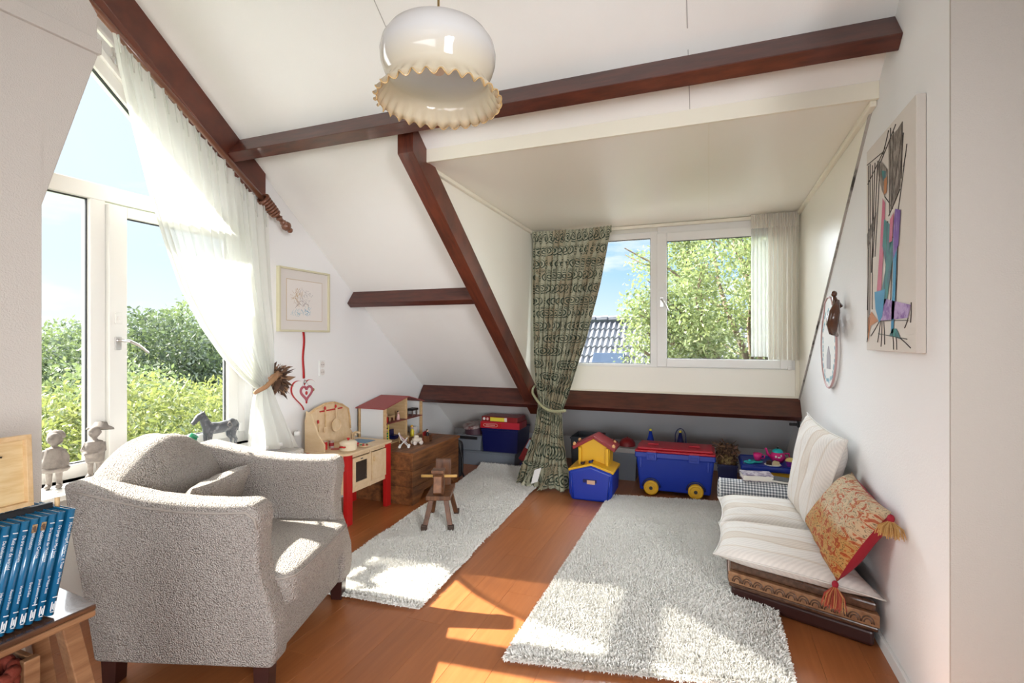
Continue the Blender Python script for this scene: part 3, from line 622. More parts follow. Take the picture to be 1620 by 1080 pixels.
# neighbour's house with pantiled roof, seen through the dormer window
hs = thing('neighbour_house', "neighbour's brown brick house with a grey pantiled roof behind the tree", 'house', (-.5, 14, -6))
yr_, zr_ = 14.0, 1.93; pitch = .95
build('wall', MB().prism([(9.6, -6), (18.4, -6), (18.4, zr_ - 4.4 * pitch), (14, zr_ - .15), (9.6, zr_ - 4.4 * pitch)], 'x', -5.6, 5.6), 'brick', hs, w=True)
def pant(x0, x1, rows, cols, per=12):
    wd = (x1 - x0) / cols; dl = .34; V = []
    def surf(cx, r):
        pts = []
        for k in range(5):
            a = k / 4; X = x0 + (cx + a) * wd; h = .045 * math.sin(a * PI) ** 1.0 if a <= 1 else 0
            h = .05 * (math.sin(a * 2 * PI) * .5 + .5)
            pts.append((X, h))
        return pts
    for r in range(rows):
        ya = yr_ - r * dl / math.hypot(1, pitch); za = zr_ - r * dl * pitch / math.hypot(1, pitch); yb = yr_ - (r + 1.12) * dl / math.hypot(1, pitch); zb_ = zr_ - (r + 1.12) * dl * pitch / math.hypot(1, pitch)
        for c in range(cols):
            pts = surf(c, r)
            for (Xa, ha), (Xb, hb) in zip(pts[:-1], pts[1:]):
                V.append([(Xa, ya, za + ha), (Xb, ya, za + hb), (Xb, yb - .02, zb_ + hb + .035), (Xa, yb - .02, zb_ + ha + .035)])
                V.append([(Xa, yb - .02, zb_ + ha + .035), (Xb, yb - .02, zb_ + hb + .035), (Xb, yb - .02, zb_ + hb - .01), (Xa, yb - .02, zb_ + ha - .01)])
    return np.array(V)
link_mesh('roof_tile', quads_mesh('roof_tile', pant(-5.9, 5.9, 18, 84), 'tile'), hs)
build('roof_back', MB().prism([(14, zr_ - .02), (18.6, zr_ - 4.6 * pitch), (18.6, zr_ - 4.6 * pitch - .1), (14, zr_ - .2), (9.5, zr_ - 4.55 * pitch - .1), (9.5, zr_ - 4.55 * pitch)], 'x', -5.85, 5.85), 'tile', hs, w=True)
rc = MB()
for i in range(36):
    rc.tube([(-5.9 + i * .33, yr_, zr_ + .03), (-5.9 + i * .33 + .34, yr_, zr_ + .045)], [.10, .115], 8)
build('ridge_tiles', rc, 'tile', hs, w=True)
sk = MB().prism([(12.95, zr_ - .93), (12.35, zr_ - 1.5), (12.30, zr_ - 1.42), (12.92, zr_ - .83)], 'x', -2.75, -1.95)
build('skylight', sk, mat('skylight_glass', (.03, .05, .09), .6, spec=.2), hs, w=True, bevel=.02)
# the feathery tree outside the dormer window
tx, ty = polar(1205, 8.2)
t = thing('dormer_tree', 'light green feathery tree with bare branches outside the dormer window', 'tree', (tx, ty, -6))
mb = MB(); rr = random.Random(8); tips = []
def limb(p, d, L, r, lev):
    q = p + d * L * .5 + Vector((rr.uniform(-.08, .08), rr.uniform(-.08, .08), 0)) * L; e = p + d * L + Vector((0, 0, .06 * L))
    mb.tube([p, q, e], [r, r * .8, r * .55], 7 if lev < 2 else 5, cap=False); tips.append((e, L)); tips.append((q, L * .7))
    if lev >= 4 or e.x < tx - 1.5 or (lev >= 2 and e.z < -1.3): return
    for i in range(3 if lev < 3 else 3):
        a = rr.uniform(.35, .85); ax = Vector((rr.uniform(-1, 1), rr.uniform(-1, 1), rr.uniform(-.4, .4))).normalized()
        nd = (Matrix.Rotation(a, 3, ax) @ d); nd.z += .05; limb(e if i else q, nd.normalized(), L * rr.uniform(.62, .8), r * .55, lev + 1)
b0_ = Vector((tx + .15, ty, -6)); limb(b0_, Vector((0, 0, 1)), 5.6, .16, 2)
c0_ = Vector((tx + .15, ty, -.6))
for dx, dy, dz, L in ((-.75, -.1, .65, 1.7), (-.35, .2, .95, 1.9), (.35, -.2, .95, 1.8), (.85, .2, .6, 1.5), (-.95, .1, .25, 1.6), (.1, .3, 1.2, 2.1), (-.6, -.4, .5, 1.5)):
    limb(c0_ + Vector((0, 0, rr.uniform(-.1, .9))), Vector((dx, dy, dz)).normalized(), L, .075, 1)
build('trunk', mb, 'bark', t, w=True, smooth=True)
bl = [(p.x, p.y, p.z, .26 + .16 * min(L, 1.6), .8) for p, L in tips if p.z > -.8 and p.x > tx - 2.0]
bl += [(tx + rr.uniform(-1.5, 1.6), ty + rr.uniform(-1, 1), rr.uniform(-1.2, .9), .6, .8) for _ in range(26)]
link_mesh('foliage', quads_mesh('foliage', leaves(85000, bl, .034, 77, .15), 'leaf_d'), t)
x, y = polar(1240, 7.6)
tree('hedge_shrub', 'dense green shrub low behind the feathery tree, by the dormer window', (x, y, -6), [(x, y, -.3, 1.2, .9), (x - .9, y, -.6, .9, .9), (x + 1.1, y, -.2, 1.1, .9)], 15000, .05, 'leaf_b', 12)

# ================================================================== LARGE FURNISHINGS
# ---- shag rugs
def rug(label, C, strand, n, seed, rz=0, lift=None):
    """C: four floor corners near-left, near-right, far-right, far-left"""
    t = thing('shag_rug', label, 'rug', (sum(c[0] for c in C) / 4, sum(c[1] for c in C) / 4, 0)); r = np.random.default_rng(seed)
    C = np.array(C, float)
    def at(u, v): return ((1 - u) * (1 - v))[..., None] * C[0] + (u * (1 - v))[..., None] * C[1] + (u * v)[..., None] * C[2] + ((1 - u) * v)[..., None] * C[3]
    mb = MB(); mb.grid(lambda u, v: (*at(np.array(u), np.array(v)), .010 + (lift(u, v) if lift else 0)), 10, 24)
    build('rug_backing', mb, 'backing', t, w=True, solid=.012)
    u = r.random(n); v = r.random(n); edge = r.random(n) < .06; side = r.random(n)
    v = np.where(edge & (side < .4), r.random(n) * .006, v); u = np.where(edge & (side > .7), r.random(n) * .01, np.where(edge & (side <= .7) & (side >= .4), 1 - r.random(n) * .01, u))
    P = at(u, v); P = np.c_[P, np.full(n, .012)]
    if lift: P[:, 2] += np.array([lift(a, b) for a, b in zip(u, v)])
    f1 = np.sin(P[:, 0] * 9 + np.sin(P[:, 1] * 5) * 2) + np.sin(P[:, 1] * 7 + P[:, 0] * 4); ang = f1 * 1.1 + r.normal(size=n) * 1.1 - 1.57
    lean = .2 + .45 * r.random(n)
    outx = np.where(u < .012, -1, np.where(u > .988, 1, 0)); outy = np.where(v < .01, -1, 0)
    dx = np.cos(ang) * lean + outx * .7; dy = np.sin(ang) * lean + outy * .8
    L = strand * (.7 + .5 * r.random(n)); D = np.c_[dx, dy, np.where((outx != 0) | (outy != 0), .45, 1.0)]; D /= np.linalg.norm(D, axis=1)[:, None]
    wv = np.cross(D, r.normal(size=(n, 3))); wv /= np.linalg.norm(wv, axis=1)[:, None]; wv *= (.0021 + .0012 * r.random(n))[:, None]
    mid = P + D * (L * .55)[:, None]; D2 = D + r.normal(size=(n, 3)) * .35 + np.array([0, 0, -.25]); D2 /= np.linalg.norm(D2, axis=1)[:, None]; tip = mid + D2 * (L * .5)[:, None]; tip[:, 2] = np.maximum(tip[:, 2], .003)
    # each strand is one strip of two quads sharing vertices, so it reads as one island
    V = np.stack([P - wv, P + wv, mid + wv, mid - wv, tip + wv * .6, tip - wv * .6], 1).reshape(-1, 3)
    base = (np.arange(n) * 6)[:, None]; loops = (base + np.array([[0, 1, 2, 3, 3, 2, 4, 5]])).ravel()
    link_mesh('pile', fast_mesh('pile', V, loops, np.arange(2 * n) * 4, np.full(2 * n, 4), 'shag'), t)
    return t
rug('narrow cream shag runner on the wooden floor under the toy stool', [(-2.17, 2.31), (-1.452, 2.375), (-1.60, 5.16), (-2.37, 5.22)], .024, 130000, 1, lift=lambda u, v: .045 * max(0, (v - .93) / .07) ** 2 + .004 * math.sin(v * 30 + u * 4))
rug('large cream shag rug in front of the floor bench', [(-.845, 2.135), (.315, 2.36), (.33, 4.86), (-.83, 4.66)], .028, 190000, 2)

# ---- armchair
AC = thing('armchair', 'taupe boucle armchair with dark legs under the tall left window', 'armchair', (-2.144, 1.859, 0), .309)
def armpanel(sg, name):
    prof = [(-.37, .115), (.39, .115), (.405, .20), (.40, .30), (.375, .39), (.345, .47), (.335, .58), (.345, .67), (.352, .725), (.345, .768), (.31, .793), (.2, .788), (.05, .790), (-.12, .805), (-.28, .838), (-.42, .866), (-.465, .862), (-.45, .6), (-.40, .3)]
    mb = MB(); y0, y1 = (.300, .425)
    def fl_(y, z): return sg * (y + .028 * (max(z - .25, 0) / .5) ** 2)
    n = len(prof); vs = [(x, fl_(y0, z), z) for x, z in prof] + [(x, fl_(y1, z), z) for x, z in prof]
    mb.add(vs, [tuple(range(n)), tuple(range(2 * n - 1, n - 1, -1))] + [(i, n + i, n + (i + 1) % n, (i + 1) % n) for i in range(n)])
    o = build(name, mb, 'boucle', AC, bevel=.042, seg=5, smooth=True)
    pp = [(x - (.012 if x > 0 else 0), fl_(y1 + .0, z - .038), z - .036) for x, z in prof[8:16]]
    pts = [(x, y + sg * .000, z) for x, y, z in pp]
    build('piping', MB().tube(pts, .006, 8), 'piping', o, smooth=True)
    return o
armpanel(-1, 'armrest'); armpanel(1, 'armrest')
def arch(q):
    x, y, z = q; top = .5 + .5 * math.cos(min(abs(y) / .50, 1) * PI * .92); k = (z + .36) / .72
    z2 = z - (1 - top) * .215 * max(k, 0) ** 1.4; return (x - .10 * (k - .3) + .02 * math.cos(y * 4) * (1 if x > 0 else 0), y, z2)
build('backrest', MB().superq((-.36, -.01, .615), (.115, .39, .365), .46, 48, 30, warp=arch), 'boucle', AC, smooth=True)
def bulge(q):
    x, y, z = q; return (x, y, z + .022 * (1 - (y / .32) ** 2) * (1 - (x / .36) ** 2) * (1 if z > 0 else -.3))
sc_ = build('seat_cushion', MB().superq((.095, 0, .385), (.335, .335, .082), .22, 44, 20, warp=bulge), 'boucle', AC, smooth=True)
loop = []
for k in range(41):
    a = 2 * PI * k / 40; pw_ = lambda v: math.copysign(abs(v) ** .22, v); loop.append((.095 + .334 * pw_(math.cos(a)), .334 * pw_(math.sin(a)), .438))
build('piping', MB().tube(loop, .006, 6, cap=False), 'piping', sc_, smooth=True)
build('seat_base', MB().box(-.36, .375, -.31, .31, .115, .315), 'boucle', AC, bevel=.03, seg=4, smooth=True)
for x, y in ((.335, -.375), (.335, .385), (-.33, -.36), (-.33, .36)):
    build('leg', MB().prism([(x - .028, .0), (x + .028, .0), (x + .036, .14), (x - .036, .14)], 'y', y - .032, y + .032, T=None), 'mahog', AC, bevel=.003)
pw_o = thing('throw_cushion', 'small taupe boucle cushion wedged inside the armchair', 'cushion', (-2.27, 1.80, .60), rot=None)
pw_o.rotation_euler = (0, 0, .309); WM[pw_o.name] = Matrix.Translation((-2.27, 1.80, .60)) @ Euler((0, 0, .309)).to_matrix().to_4x4()
build('cushion_cover', MB().pillow(.36, .46, .13, T=TR(-.02, .0, .03, 0, -1.05, 0)), 'boucle', pw_o, smooth=True)

# ---- sheer curtain on its sloping pole
def interp(P_, t):
    t *= len(P_) - 1; i = min(int(t), len(P_) - 2); f = t - i; return tuple(a + (b - a) * f for a, b in zip(P_[i], P_[i + 1]))
LE = [(1.79, 3.10), (1.815, 2.93), (1.875, 2.66), (1.965, 2.33), (2.055, 2.05), (2.16, 1.77), (2.29, 1.54), (2.44, 1.34), (2.59, 1.19), (2.70, 1.10)]
RE = [(2.84, 2.36), (2.85, 2.15), (2.86, 1.95), (2.87, 1.75), (2.88, 1.6), (2.89, 1.45), (2.89, 1.35), (2.88, 1.27), (2.86, 1.20), (2.83, 1.15)]
SC = thing('sheer_curtain', 'white sheer voile curtain tied back across the tall left window', 'curtain', (-2.98, 2.5, .7))
def sheerfn(u, v):
    ue = u ** 1.0; a = interp(LE, v); b = interp(RE, v); y = a[0] + (b[0] - a[0]) * ue; z = a[1] + (b[1] - a[1]) * ue
    z -= .30 * math.sin(PI * v) * (ue * (1 - ue)) * .6
    amp = .021 * (1 - .35 * v); ph = u * 92 + 2.5 * math.sin(u * 9); x = -3.0 + .03 * v + amp * math.sin(ph * (1.0)) * (.5 + .5 * min(v * 5, 1)) + .010 * math.sin(u * 83 + v * 3)
    y += .006 * math.cos(ph)
    return (x, y, z)
build('cloth', MB().grid(sheerfn, 280, 60), 'sheer', SC, w=True, smooth=True)
def sheerlow(u, v):
    yl = 2.70 + (2.53 - 2.70) * v ** .8; yr_b = 2.83 + (3.02 - 2.83) * v; y = yl + (yr_b - yl) * u; z = 1.13 - .03 * (1 - u) * (1 - v) - (1.13 - .705) * v + (-.07 * u * v)
    x = -2.97 + (.085) * v + (.016 + .022 * v) * math.sin(u * 24 + v) + .006 * math.sin(u * 60)
    return (x, y, z)
build('cloth_tail', MB().grid(sheerlow, 70, 24), 'sheer', SC, w=True, smooth=True)
hp = MB()
for i in range(26):
    u = (i + .5) / 26; p = sheerfn(u, 0); q = sheerfn(u, .06)
    hp.tube([(p[0] + .012, p[1], p[2] + .0), (q[0] + .014, q[1], q[2])], [.006, .004], 5)
build('heading_pleats', hp, 'sheer', SC, w=True, smooth=True)
tb = MB(); tb.tube([(-2.93, 2.655, 1.075), (-2.915, 2.74, 1.11), (-2.925, 2.83, 1.165), (-2.97, 2.90, 1.20), (-3.12, 2.93, 1.21)], [.014, .017, .017, .014, .010], 8)
build('tieback', tb, 'ropewarm', SC, w=True, smooth=True, label='bronze fabric tieback')
RD = thing('curtain_rod', 'dark wooden curtain pole sloping down along the left rafter', 'curtain rod', (-3.0, 2.4, 2.72))
p0, p1 = Vector((-3.035, 1.30, 3.49)), Vector((-3.0, 2.80, 2.447)); d = (p1 - p0).normalized()
build('pole', MB().tube([p0, p1 + d * .17], .019, 12), 'rod', RD, w=True, smooth=True)
for i in range(7):
    c = p1 + d * (-.01 + i * .023); r_ = [.054, .050, .048, .047, .045, .042, .038][i]
    tm = MB(); ax = d.to_track_quat('Z', 'Y').to_matrix().to_4x4(); TT = Matrix.Translation(c) @ ax
    tm.lathe([(r_ * .6, -.008), (r_ * .9, -.009), (r_, -.004), (r_, .004), (r_ * .9, .009), (r_ * .6, .008), (r_ * .6, -.008)], 18, T=TT)
    build('ring', tm, 'rod', RD, w=True, smooth=True)
fm = MB(); TT = Matrix.Translation(p1 + d * .16) @ d.to_track_quat('Z', 'Y').to_matrix().to_4x4()
fm.lathe([(.0, 0), (.02, 0), (.026, .012), (.018, .02), (.018, .045), (.024, .05), (.024, .056), (.016, .062), (.03, .07), (.038, .09), (.03, .112), (.014, .12), (.02, .128), (.022, .14), (.012, .152), (0, .155)], 20, T=TT)
build('finial', fm, 'rod', RD, w=True, smooth=True)
build('curtain_track', MB().tube([(-3.075, 1.30, 3.44), (-3.06, 1.84, 3.055)], .012, 4), 'pvc', RD, w=True, label='white metal curtain track')
build('glider', MB().box(-3.072, -3.055, 1.83, 1.842, 3.0, 3.05).box(-3.068, -3.058, 1.85, 1.856, 2.97, 3.03), 'metal', RD, w=True)

# ---- patterned curtain at the dormer
GC = thing('patterned_curtain', 'olive spiral-print curtain gathered and tied left of the dormer window', 'curtain', (-1.5, 4.8, 0))
def gfn(u, v):
    # v 0..1: heading to floor ; stations (v, left x, right x, y, z, fold depth)
    ST = [(0, -1.735, -.905, 5.12, 2.555, .025), (.22, -1.725, -1.0, 5.08, 2.0, .045), (.45, -1.70, -1.135, 5.03, 1.43, .048), (.62, -1.665, -1.275, 4.98, 1.0, .045), (.72, -1.615, -1.36, 4.93, .76, .032), (.80, -1.63, -1.33, 4.86, .52, .040), (.90, -1.71, -1.26, 4.78, .24, .045), (1.0, -1.80, -1.22, 4.72, .015, .035)]
    for a, b in zip(ST[:-1], ST[1:]):
        if v <= b[0] + 1e-9: break
    f = (v - a[0]) / (b[0] - a[0]); f2 = f * f * (3 - 2 * f) if v > .6 else f; S = [p + (q - p) * f2 for p, q in zip(a, b)]
    nf = 13; ph = u * nf * 2 * PI + .8 * math.sin(u * 17); x = S[1] + (S[2] - S[1]) * (u + .012 * math.sin(2 * ph)); y = S[3] + S[5] * math.sin(ph) * (.75 + .25 * math.sin(u * 23 + v * 6))
    z = S[4] - (.12 * max(0, 1 - abs(v - .72) / .2) * (u - .5)) + (.02 * math.sin(u * 5) if v < .02 else 0)
    if v > .86: k = (v - .86) / .14; y += .05 * k * math.sin(u * 21 + v * 31); x += .03 * k * math.sin(u * 15 + v * 40); z += .03 * k * (1 - k) * math.sin(u * 37)
    y -= .07 * math.sin(PI * u) * max(0, (v - .72) / .28)
    return (x, y, max(z, .008 + .006 * math.sin(ph)))
build('cloth', MB().grid(gfn, 240, 90, uvf=lambda u, v: (u * 1.75, v * 2.7)), 'curtain', GC, w=True, smooth=True)
hg = MB().grid(lambda u, v: (-1.738 + .835 * u, 5.095 + .012 * math.sin(u * 150), 2.575 - .012 * math.sin(u * 3.1) - .07 * v), 200, 3, uvf=lambda u, v: (u * 1.75, v * .07))
build('heading_tape', hg, 'curtain', GC, w=True, smooth=True)
tie = MB()
for k in range(3):
    pts = []
    for i in range(40):
        t_ = i / 39; a = t_ * 34 + k * 2.1; c = Vector((-1.665 + .345 * t_, 4.895 - .09 * math.sin(PI * min(t_ * 1.0, 1)), .90 - .16 * t_ - .06 * math.sin(PI * t_))); pts.append(c + Vector((0, .008 * math.cos(a), .008 * math.sin(a))))
    tie.tube(pts, .009, 6)
tie.tube([(-1.665, 4.895, .90), (-1.70, 5.0, .93), (-1.72, 5.12, .95)], .012, 6)
build('tieback_cord', tie, 'rope', GC, w=True, smooth=True, label='twisted pale green cord')
build('paper_label', MB().grid(lambda u, v: (-1.575 + .07 * u + .03 * v, 4.585 + .02 * v - .01 * u, .075 + .13 * v + .03 * u), 4, 4), 'white', GC, w=True, solid=.002, label='white paper label')
# ---- short lined curtain at the right of the dormer window
RC = thing('short_curtain', 'short cream pleated curtain at the right side of the dormer window', 'curtain', (.55, 5.15, 1.3))
def short(x0, x1, z0, z1, y, nf, amp, ph0=0):
    def f(u, v):
        h = max(0, 1 - abs(v - .11) / .05) * .3; a = amp * (1 - h * .5) * (1.0 if v > .12 else .55); k = nf if v > .0 else nf
        return (x0 + (x1 - x0) * (u + .006 * math.sin(u * nf * 4 * PI)), y + a * math.sin(u * nf * 2 * PI + ph0 + .5 * math.sin(3 * v)), z0 + (z1 - z0) * v)
    return f
build('sheer_panel', MB().grid(short(.36, .62, 2.56, 1.285, 5.185, 8, .016), 120, 16), 'sheer', RC, w=True, smooth=True)
build('lined_panel', MB().grid(short(.50, .735, 2.565, 1.26, 5.155, 6, .022, 1), 110, 16), 'lining', RC, w=True, smooth=True)
build('heading', MB().grid(lambda u, v: (.355 + .385 * u, 5.13 + .014 * math.sin(u * 130) * (1 - .4 * v), 2.575 - .125 * v), 200, 3), 'lining', RC, w=True, smooth=True)
build('back_panel', MB().grid(short(.70, .75, 2.55, 1.255, 5.20, 2, .012), 20, 8), 'lining', RC, w=True, smooth=True)

# ---- pendant lamp
LP = thing('pendant_lamp', 'opal glass pendant lamp with a ruffled amber rim hanging from the ceiling', 'lamp', (-.889, 1.587, 2.282))
prof = [(.215, .0), (.200, .022), (.184, .045), (.174, .066), (.176, .082), (.188, .105), (.198, .135), (.200, .165), (.193, .195), (.172, .225), (.135, .248), (.085, .262), (.03, .268), (.0, .269)]
nr = 180; vs = []; fs = []
for j, (r, z) in enumerate(prof):
    k = max(0, 1 - z / .045) ** 1.3
    for i in range(nr):
        a = 2 * PI * i / nr; w_ = math.sin(a * 30); rr_ = r + k * (.0065 * w_); zz = z + k * (.009 * math.sin(a * 30 + 1.2)) - k * .0; vs.append((rr_ * math.cos(a), rr_ * math.sin(a), zz))
for j in range(len(prof) - 1):
    for i in range(nr): fs.append((j * nr + i, j * nr + (i + 1) % nr, (j + 1) * nr + (i + 1) % nr, (j + 1) * nr + i))
build('lamp_shade', MB().add(vs, fs), 'opal', LP, smooth=True, solid=.003)
rimp = [((.217 + .0065 * math.sin(a * 30)) * math.cos(a), (.217 + .0065 * math.sin(a * 30)) * math.sin(a), .009 * math.sin(a * 30 + 1.2)) for a in [2 * PI * i / 360 for i in range(361)]]
build('shade_rim', MB().tube(rimp, .0022, 6, cap=False), mat('amber_glass_rim', (.55, .36, .15), .15, coat=.6), LP, smooth=True, label='amber glass ruffled rim')
build('bulb', MB().ball((0, 0, .135), (.033, .033, .04), n=20, m=12).lathe([(.013, .17), (.015, .20)], 12), mat('frosted_bulb', (.85, .80, .74), .3), LP, smooth=True)
build('socket', MB().lathe([(.0, .19), (.021, .19), (.021, .245), (.0, .245)], 16), 'brass', LP)
build('cord', MB().tube([(0, 0, .268), (0, 0, zr(1.587) - 2.282)], .0045, 8).lathe([(.012, .266), (.012, .292), (.005, .30)], 12), 'brass', LP)
build('chain_hook', MB().tube([(-.022, 0, .40), (-.034, 0, .41), (-.034, 0, .425), (-.022, 0, .43), (-.014, 0, .42), (-.02, 0, .50), (-.01, 0, zr(1.587) - 2.29)], .0028, 6), 'brass', LP)
# ================================================================== RIGHT SIDE: FLOOR BENCH AND CUSHIONS
BN = thing('floor_bench', 'low carved dark wooden bench along the right wall under cream cushions', 'bench', (.43, 3.55, 0))
def inset(P_, d):
    c = Vector((sum(p[0] for p in P_) / len(P_), sum(p[1] for p in P_) / len(P_))); return [tuple(Vector(p) + (c - Vector(p)).normalized() * d * 1.35) for p in P_]
BP = [(.095, 3.05), (.738, 2.80), (.738, 4.36), (.115, 4.36)]
build('plinth', MB().prism(inset(BP, .03), 'z', .0, .085), 'mahog', BN, w=True, bevel=.02, seg=4)
build('lower_moulding', MB().prism(inset(BP, .012), 'z', .085, .112), 'oaktop', BN, w=True, bevel=.01, seg=3)
build('carved_band', MB().prism(inset(BP, .006), 'z', .112, .172), 'oak', BN, w=True, bevel=.004)
build('bench_top', MB().prism(inset(BP, .02), 'z', .172, .222), 'oaktop', BN, w=True, bevel=.014, seg=3)
q0, q1 = Vector((*inset(BP, .006)[0], 0)), Vector((*inset(BP, .006)[1], 0)); dd = (q1 - q0).normalized(); nn_ = Vector((dd.y, -dd.x, 0)); L_ = (q1 - q0).length
k = 12; sp = (L_ - .04) / k
for i in range(k):
    c = q0 + dd * (.02 + sp * (i + .5)) + nn_ * .001; am = MB()
    for r_ in (sp * .46, sp * .28):
        am.tube([c + dd * (r_ * math.cos(a)) + Vector((0, 0, .124 + (.9 * r_) * math.sin(a) * 1.45)) for a in [PI * j / 10 for j in range(11)]], .0032, 6, cap=True)
    build('carved_arch', am, 'oaktop', BN, w=True, smooth=True)
q0, q1 = Vector((*inset(BP, .006)[3], 0)), Vector((*inset(BP, .006)[0], 0)); dd = (q1 - q0).normalized(); nn_ = Vector((dd.y, -dd.x, 0))
am = MB(); am.tube([q0 + Vector((0, 0, .13)), q1 + Vector((0, 0, .13))], .004, 6); am.tube([q0 + Vector((0, 0, .158)), q1 + Vector((0, 0, .158))], .004, 6); build('side_beading', am, 'oaktop', BN, w=True, smooth=True)

def pillow4(mb, A, B, C, D, t, n=26, mi=0, mi2=None, pinch=.09, back=None):
    """cushion from its four corners: A(0,0) B(1,0) C(1,1) D(0,1)"""
    A, B, C, D = map(Vector, (A, B, C, D)); nrm = (B - A).cross(D - A).normalized(); ctr = (A + B + C + D) / 4
    def P_(u, v, sg):
        a, b = 2 * u - 1, 2 * v - 1; ua = .5 + a / 2 * (1 - pinch * (1 - a * a) * 0 - pinch * (1 - b * b) * abs(a) ** 3 * 1.0); vb = .5 + b / 2 * (1 - pinch * (1 - a * a) * abs(b) ** 3)
        p = A.lerp(B, ua).lerp(D.lerp(C, ua), vb); k = max((1 - a ** 4) * (1 - b ** 4), 0) ** .6
        w_ = .018 * t * (math.sin(11 * a + 5 * b) + math.sin(7 * b - 9 * a + 1)) * k + .05 * t * math.sin(16 * a) * (abs(b) ** 4) * k
        return p + nrm * (sg * t / 2 * k + w_)
    mb.grid(lambda u, v: P_(u, v, 1), n, n, mi=mi); mb.grid(lambda u, v: P_(1 - u, v, -1), n, n, mi=mi if mi2 is None else mi2, uvf=lambda u, v: (1 - u, v)); return mb
def cushion(name, label, corners, t, m='linen', group=None, seam=None, **k):
    c = thing(name, label, 'cushion', tuple(sum(x) / 4 for x in zip(*corners)), group=group)
    build('cushion_cover', pillow4(MB(), *corners, t, **k), m, c, w=True, smooth=True)
    cs = [Vector(x) for x in corners]; mb = MB()
    pts = []
    for a, b in zip(cs, cs[1:] + cs[:1]):
        ctr = sum(cs, Vector()) / 4
        for j in range(12):
            t_ = j / 12; p = a.lerp(b, t_); mid = (a + b) / 2; p = p + (ctr - mid) * (.085 * (1 - (2 * t_ - 1) ** 2)); pts.append(p)
    pts.append(pts[0]); mb.tube(pts, .0045, 6, cap=False); build('seam_piping', mb, seam or m, c, w=True, smooth=True)
    return c
cushion('seat_cushion', 'cream patterned cushion at the near end of the floor bench', [(.055, 3.50, .285), (.02, 2.98, .285), (.745, 2.765, .265), (.66, 3.50, .285)], .13)
cushion('seat_cushion', 'cream patterned cushion in the middle of the floor bench before the bolster', [(.06, 4.04, .29), (.06, 3.47, .285), (.64, 3.49, .285), (.60, 4.08, .29)], .13)
cushion('back_cushion', 'large cream striped cushion leaning against the right wall', [(.53, 3.98, .32), (.565, 3.30, .32), (.70, 3.24, .90), (.63, 4.02, .94)], .16)
TP = thing('tapestry_cushion', 'gold floral tapestry cushion with crimson back and tassels', 'cushion', (.65, 3.0, .33))
A_, B_, C_, D_ = (.535, 3.41, .37), (.555, 2.77, .315), (.722, 2.60, .715), (.715, 3.22, .735)
build('front_panel', (lambda m: (setattr(m, 'f', m.f[:26 * 26]), setattr(m, 'm', m.m[:26 * 26]), setattr(m, 'uv', m.uv[:26 * 26]), m)[-1])(pillow4(MB(), A_, B_, C_, D_, .17)), 'tapestry', TP, w=True, smooth=True)
def keepback(m): n_ = 26 * 26; m.f = m.f[n_:]; m.m = m.m[n_:]; m.uv = m.uv[n_:]; return m
build('back_panel', keepback(pillow4(MB(), A_, B_, C_, D_, .17)), 'velvet', TP, w=True, smooth=True, label='crimson velvet back')
def tassel(P_, down, L_, name='tassel', mt='tassel', r0=.018, n=110, seed=2):
    r = random.Random(seed); mb = MB(); d = Vector(down).normalized(); P_ = Vector(P_); o1 = d.orthogonal().normalized(); o2 = d.cross(o1)
    for i in range(n):
        a = r.random() * 2 * PI; rad = r0 * r.random() ** .5; st = P_ + (o1 * math.cos(a) + o2 * math.sin(a)) * rad * .5 + d * .02; sp_ = 2.0 + r.random() * 1.2
        mid = P_ + (o1 * math.cos(a) + o2 * math.sin(a)) * rad * sp_ * .8 + d * L_ * .5; en = P_ + (o1 * math.cos(a + r.uniform(-.3, .3)) + o2 * math.sin(a)) * rad * sp_ + d * L_ * r.uniform(.8, 1.05)
        mb.tube([st, mid, en], .0018, 3, cap=False)
    t = build(name, mb, mt, TP, w=True); hb = MB().ball(tuple(P_ + d * .008), (r0 * .8, r0 * .8, r0), n=12); build('tassel_head', hb, 'velvet', t, w=True, smooth=True)
tassel((.548, 2.762, .315), (-.12, -.2, -1), .115)
tassel((.715, 2.585, .70), (-.1, -.15, -1), .085, mt='tassel_gold', seed=5)
bp = []
for a, b in ((B_, C_), (C_, D_)):
    for j in range(10): bp.append(Vector(a).lerp(Vector(b), j / 9))
BO = thing('bolster', 'grey gingham bolster lying across the far end of the floor bench', 'bolster', (.32, 4.16, .222))
bol = MB(); Rb = .088
bol.grid(lambda u, v: (.075 + .48 * v, 4.17 + Rb * math.cos(2 * PI * u), .311 + Rb * math.sin(2 * PI * u)), 36, 12, uvf=lambda u, v: (u * .9, v * .8))
build('bolster_cover', bol, 'gingham', BO, w=True, smooth=True)
for x, s in ((.075, -1), (.555, 1)):
    e = MB(); e.grid(lambda u, v: (x + s * .018 * math.sqrt(max(0, 1 - v * v)), 4.17 + Rb * v * math.cos(2 * PI * u), .311 + Rb * v * math.sin(2 * PI * u)), 36, 6, uvf=lambda u, v: (.5 + .12 * v * math.cos(2 * PI * u), .5 + .12 * v * math.sin(2 * PI * u)))
    build('end_disc', e, 'gingham', BO, w=True, smooth=True); build('end_piping', MB().tube([(x, 4.17 + Rb * math.cos(a), .311 + Rb * math.sin(a)) for a in [2 * PI * i / 36 for i in range(37)]], .004, 6, cap=False), 'white', BO, w=True, smooth=True)
cov = mat('colourful_book_cover', (.45, .40, .42), .4, var=((22, 22, 22), (.12, .08, .14), .45, .55))
BK = thing('thick_book', 'thick book with a colourful cover lying on the gingham bolster', 'book', (.33, 4.235, .399), .12)
build('page_block', MB().box(-.10, .10, -.075, .07, .004, .040), 'paper', BK, bevel=.002); build('cover', MB().box(-.105, .105, -.08, .075, .040, .044).box(-.105, .105, -.08, .075, 0, .004).box(-.105, .105, .072, .076, 0, .044), cov, BK)
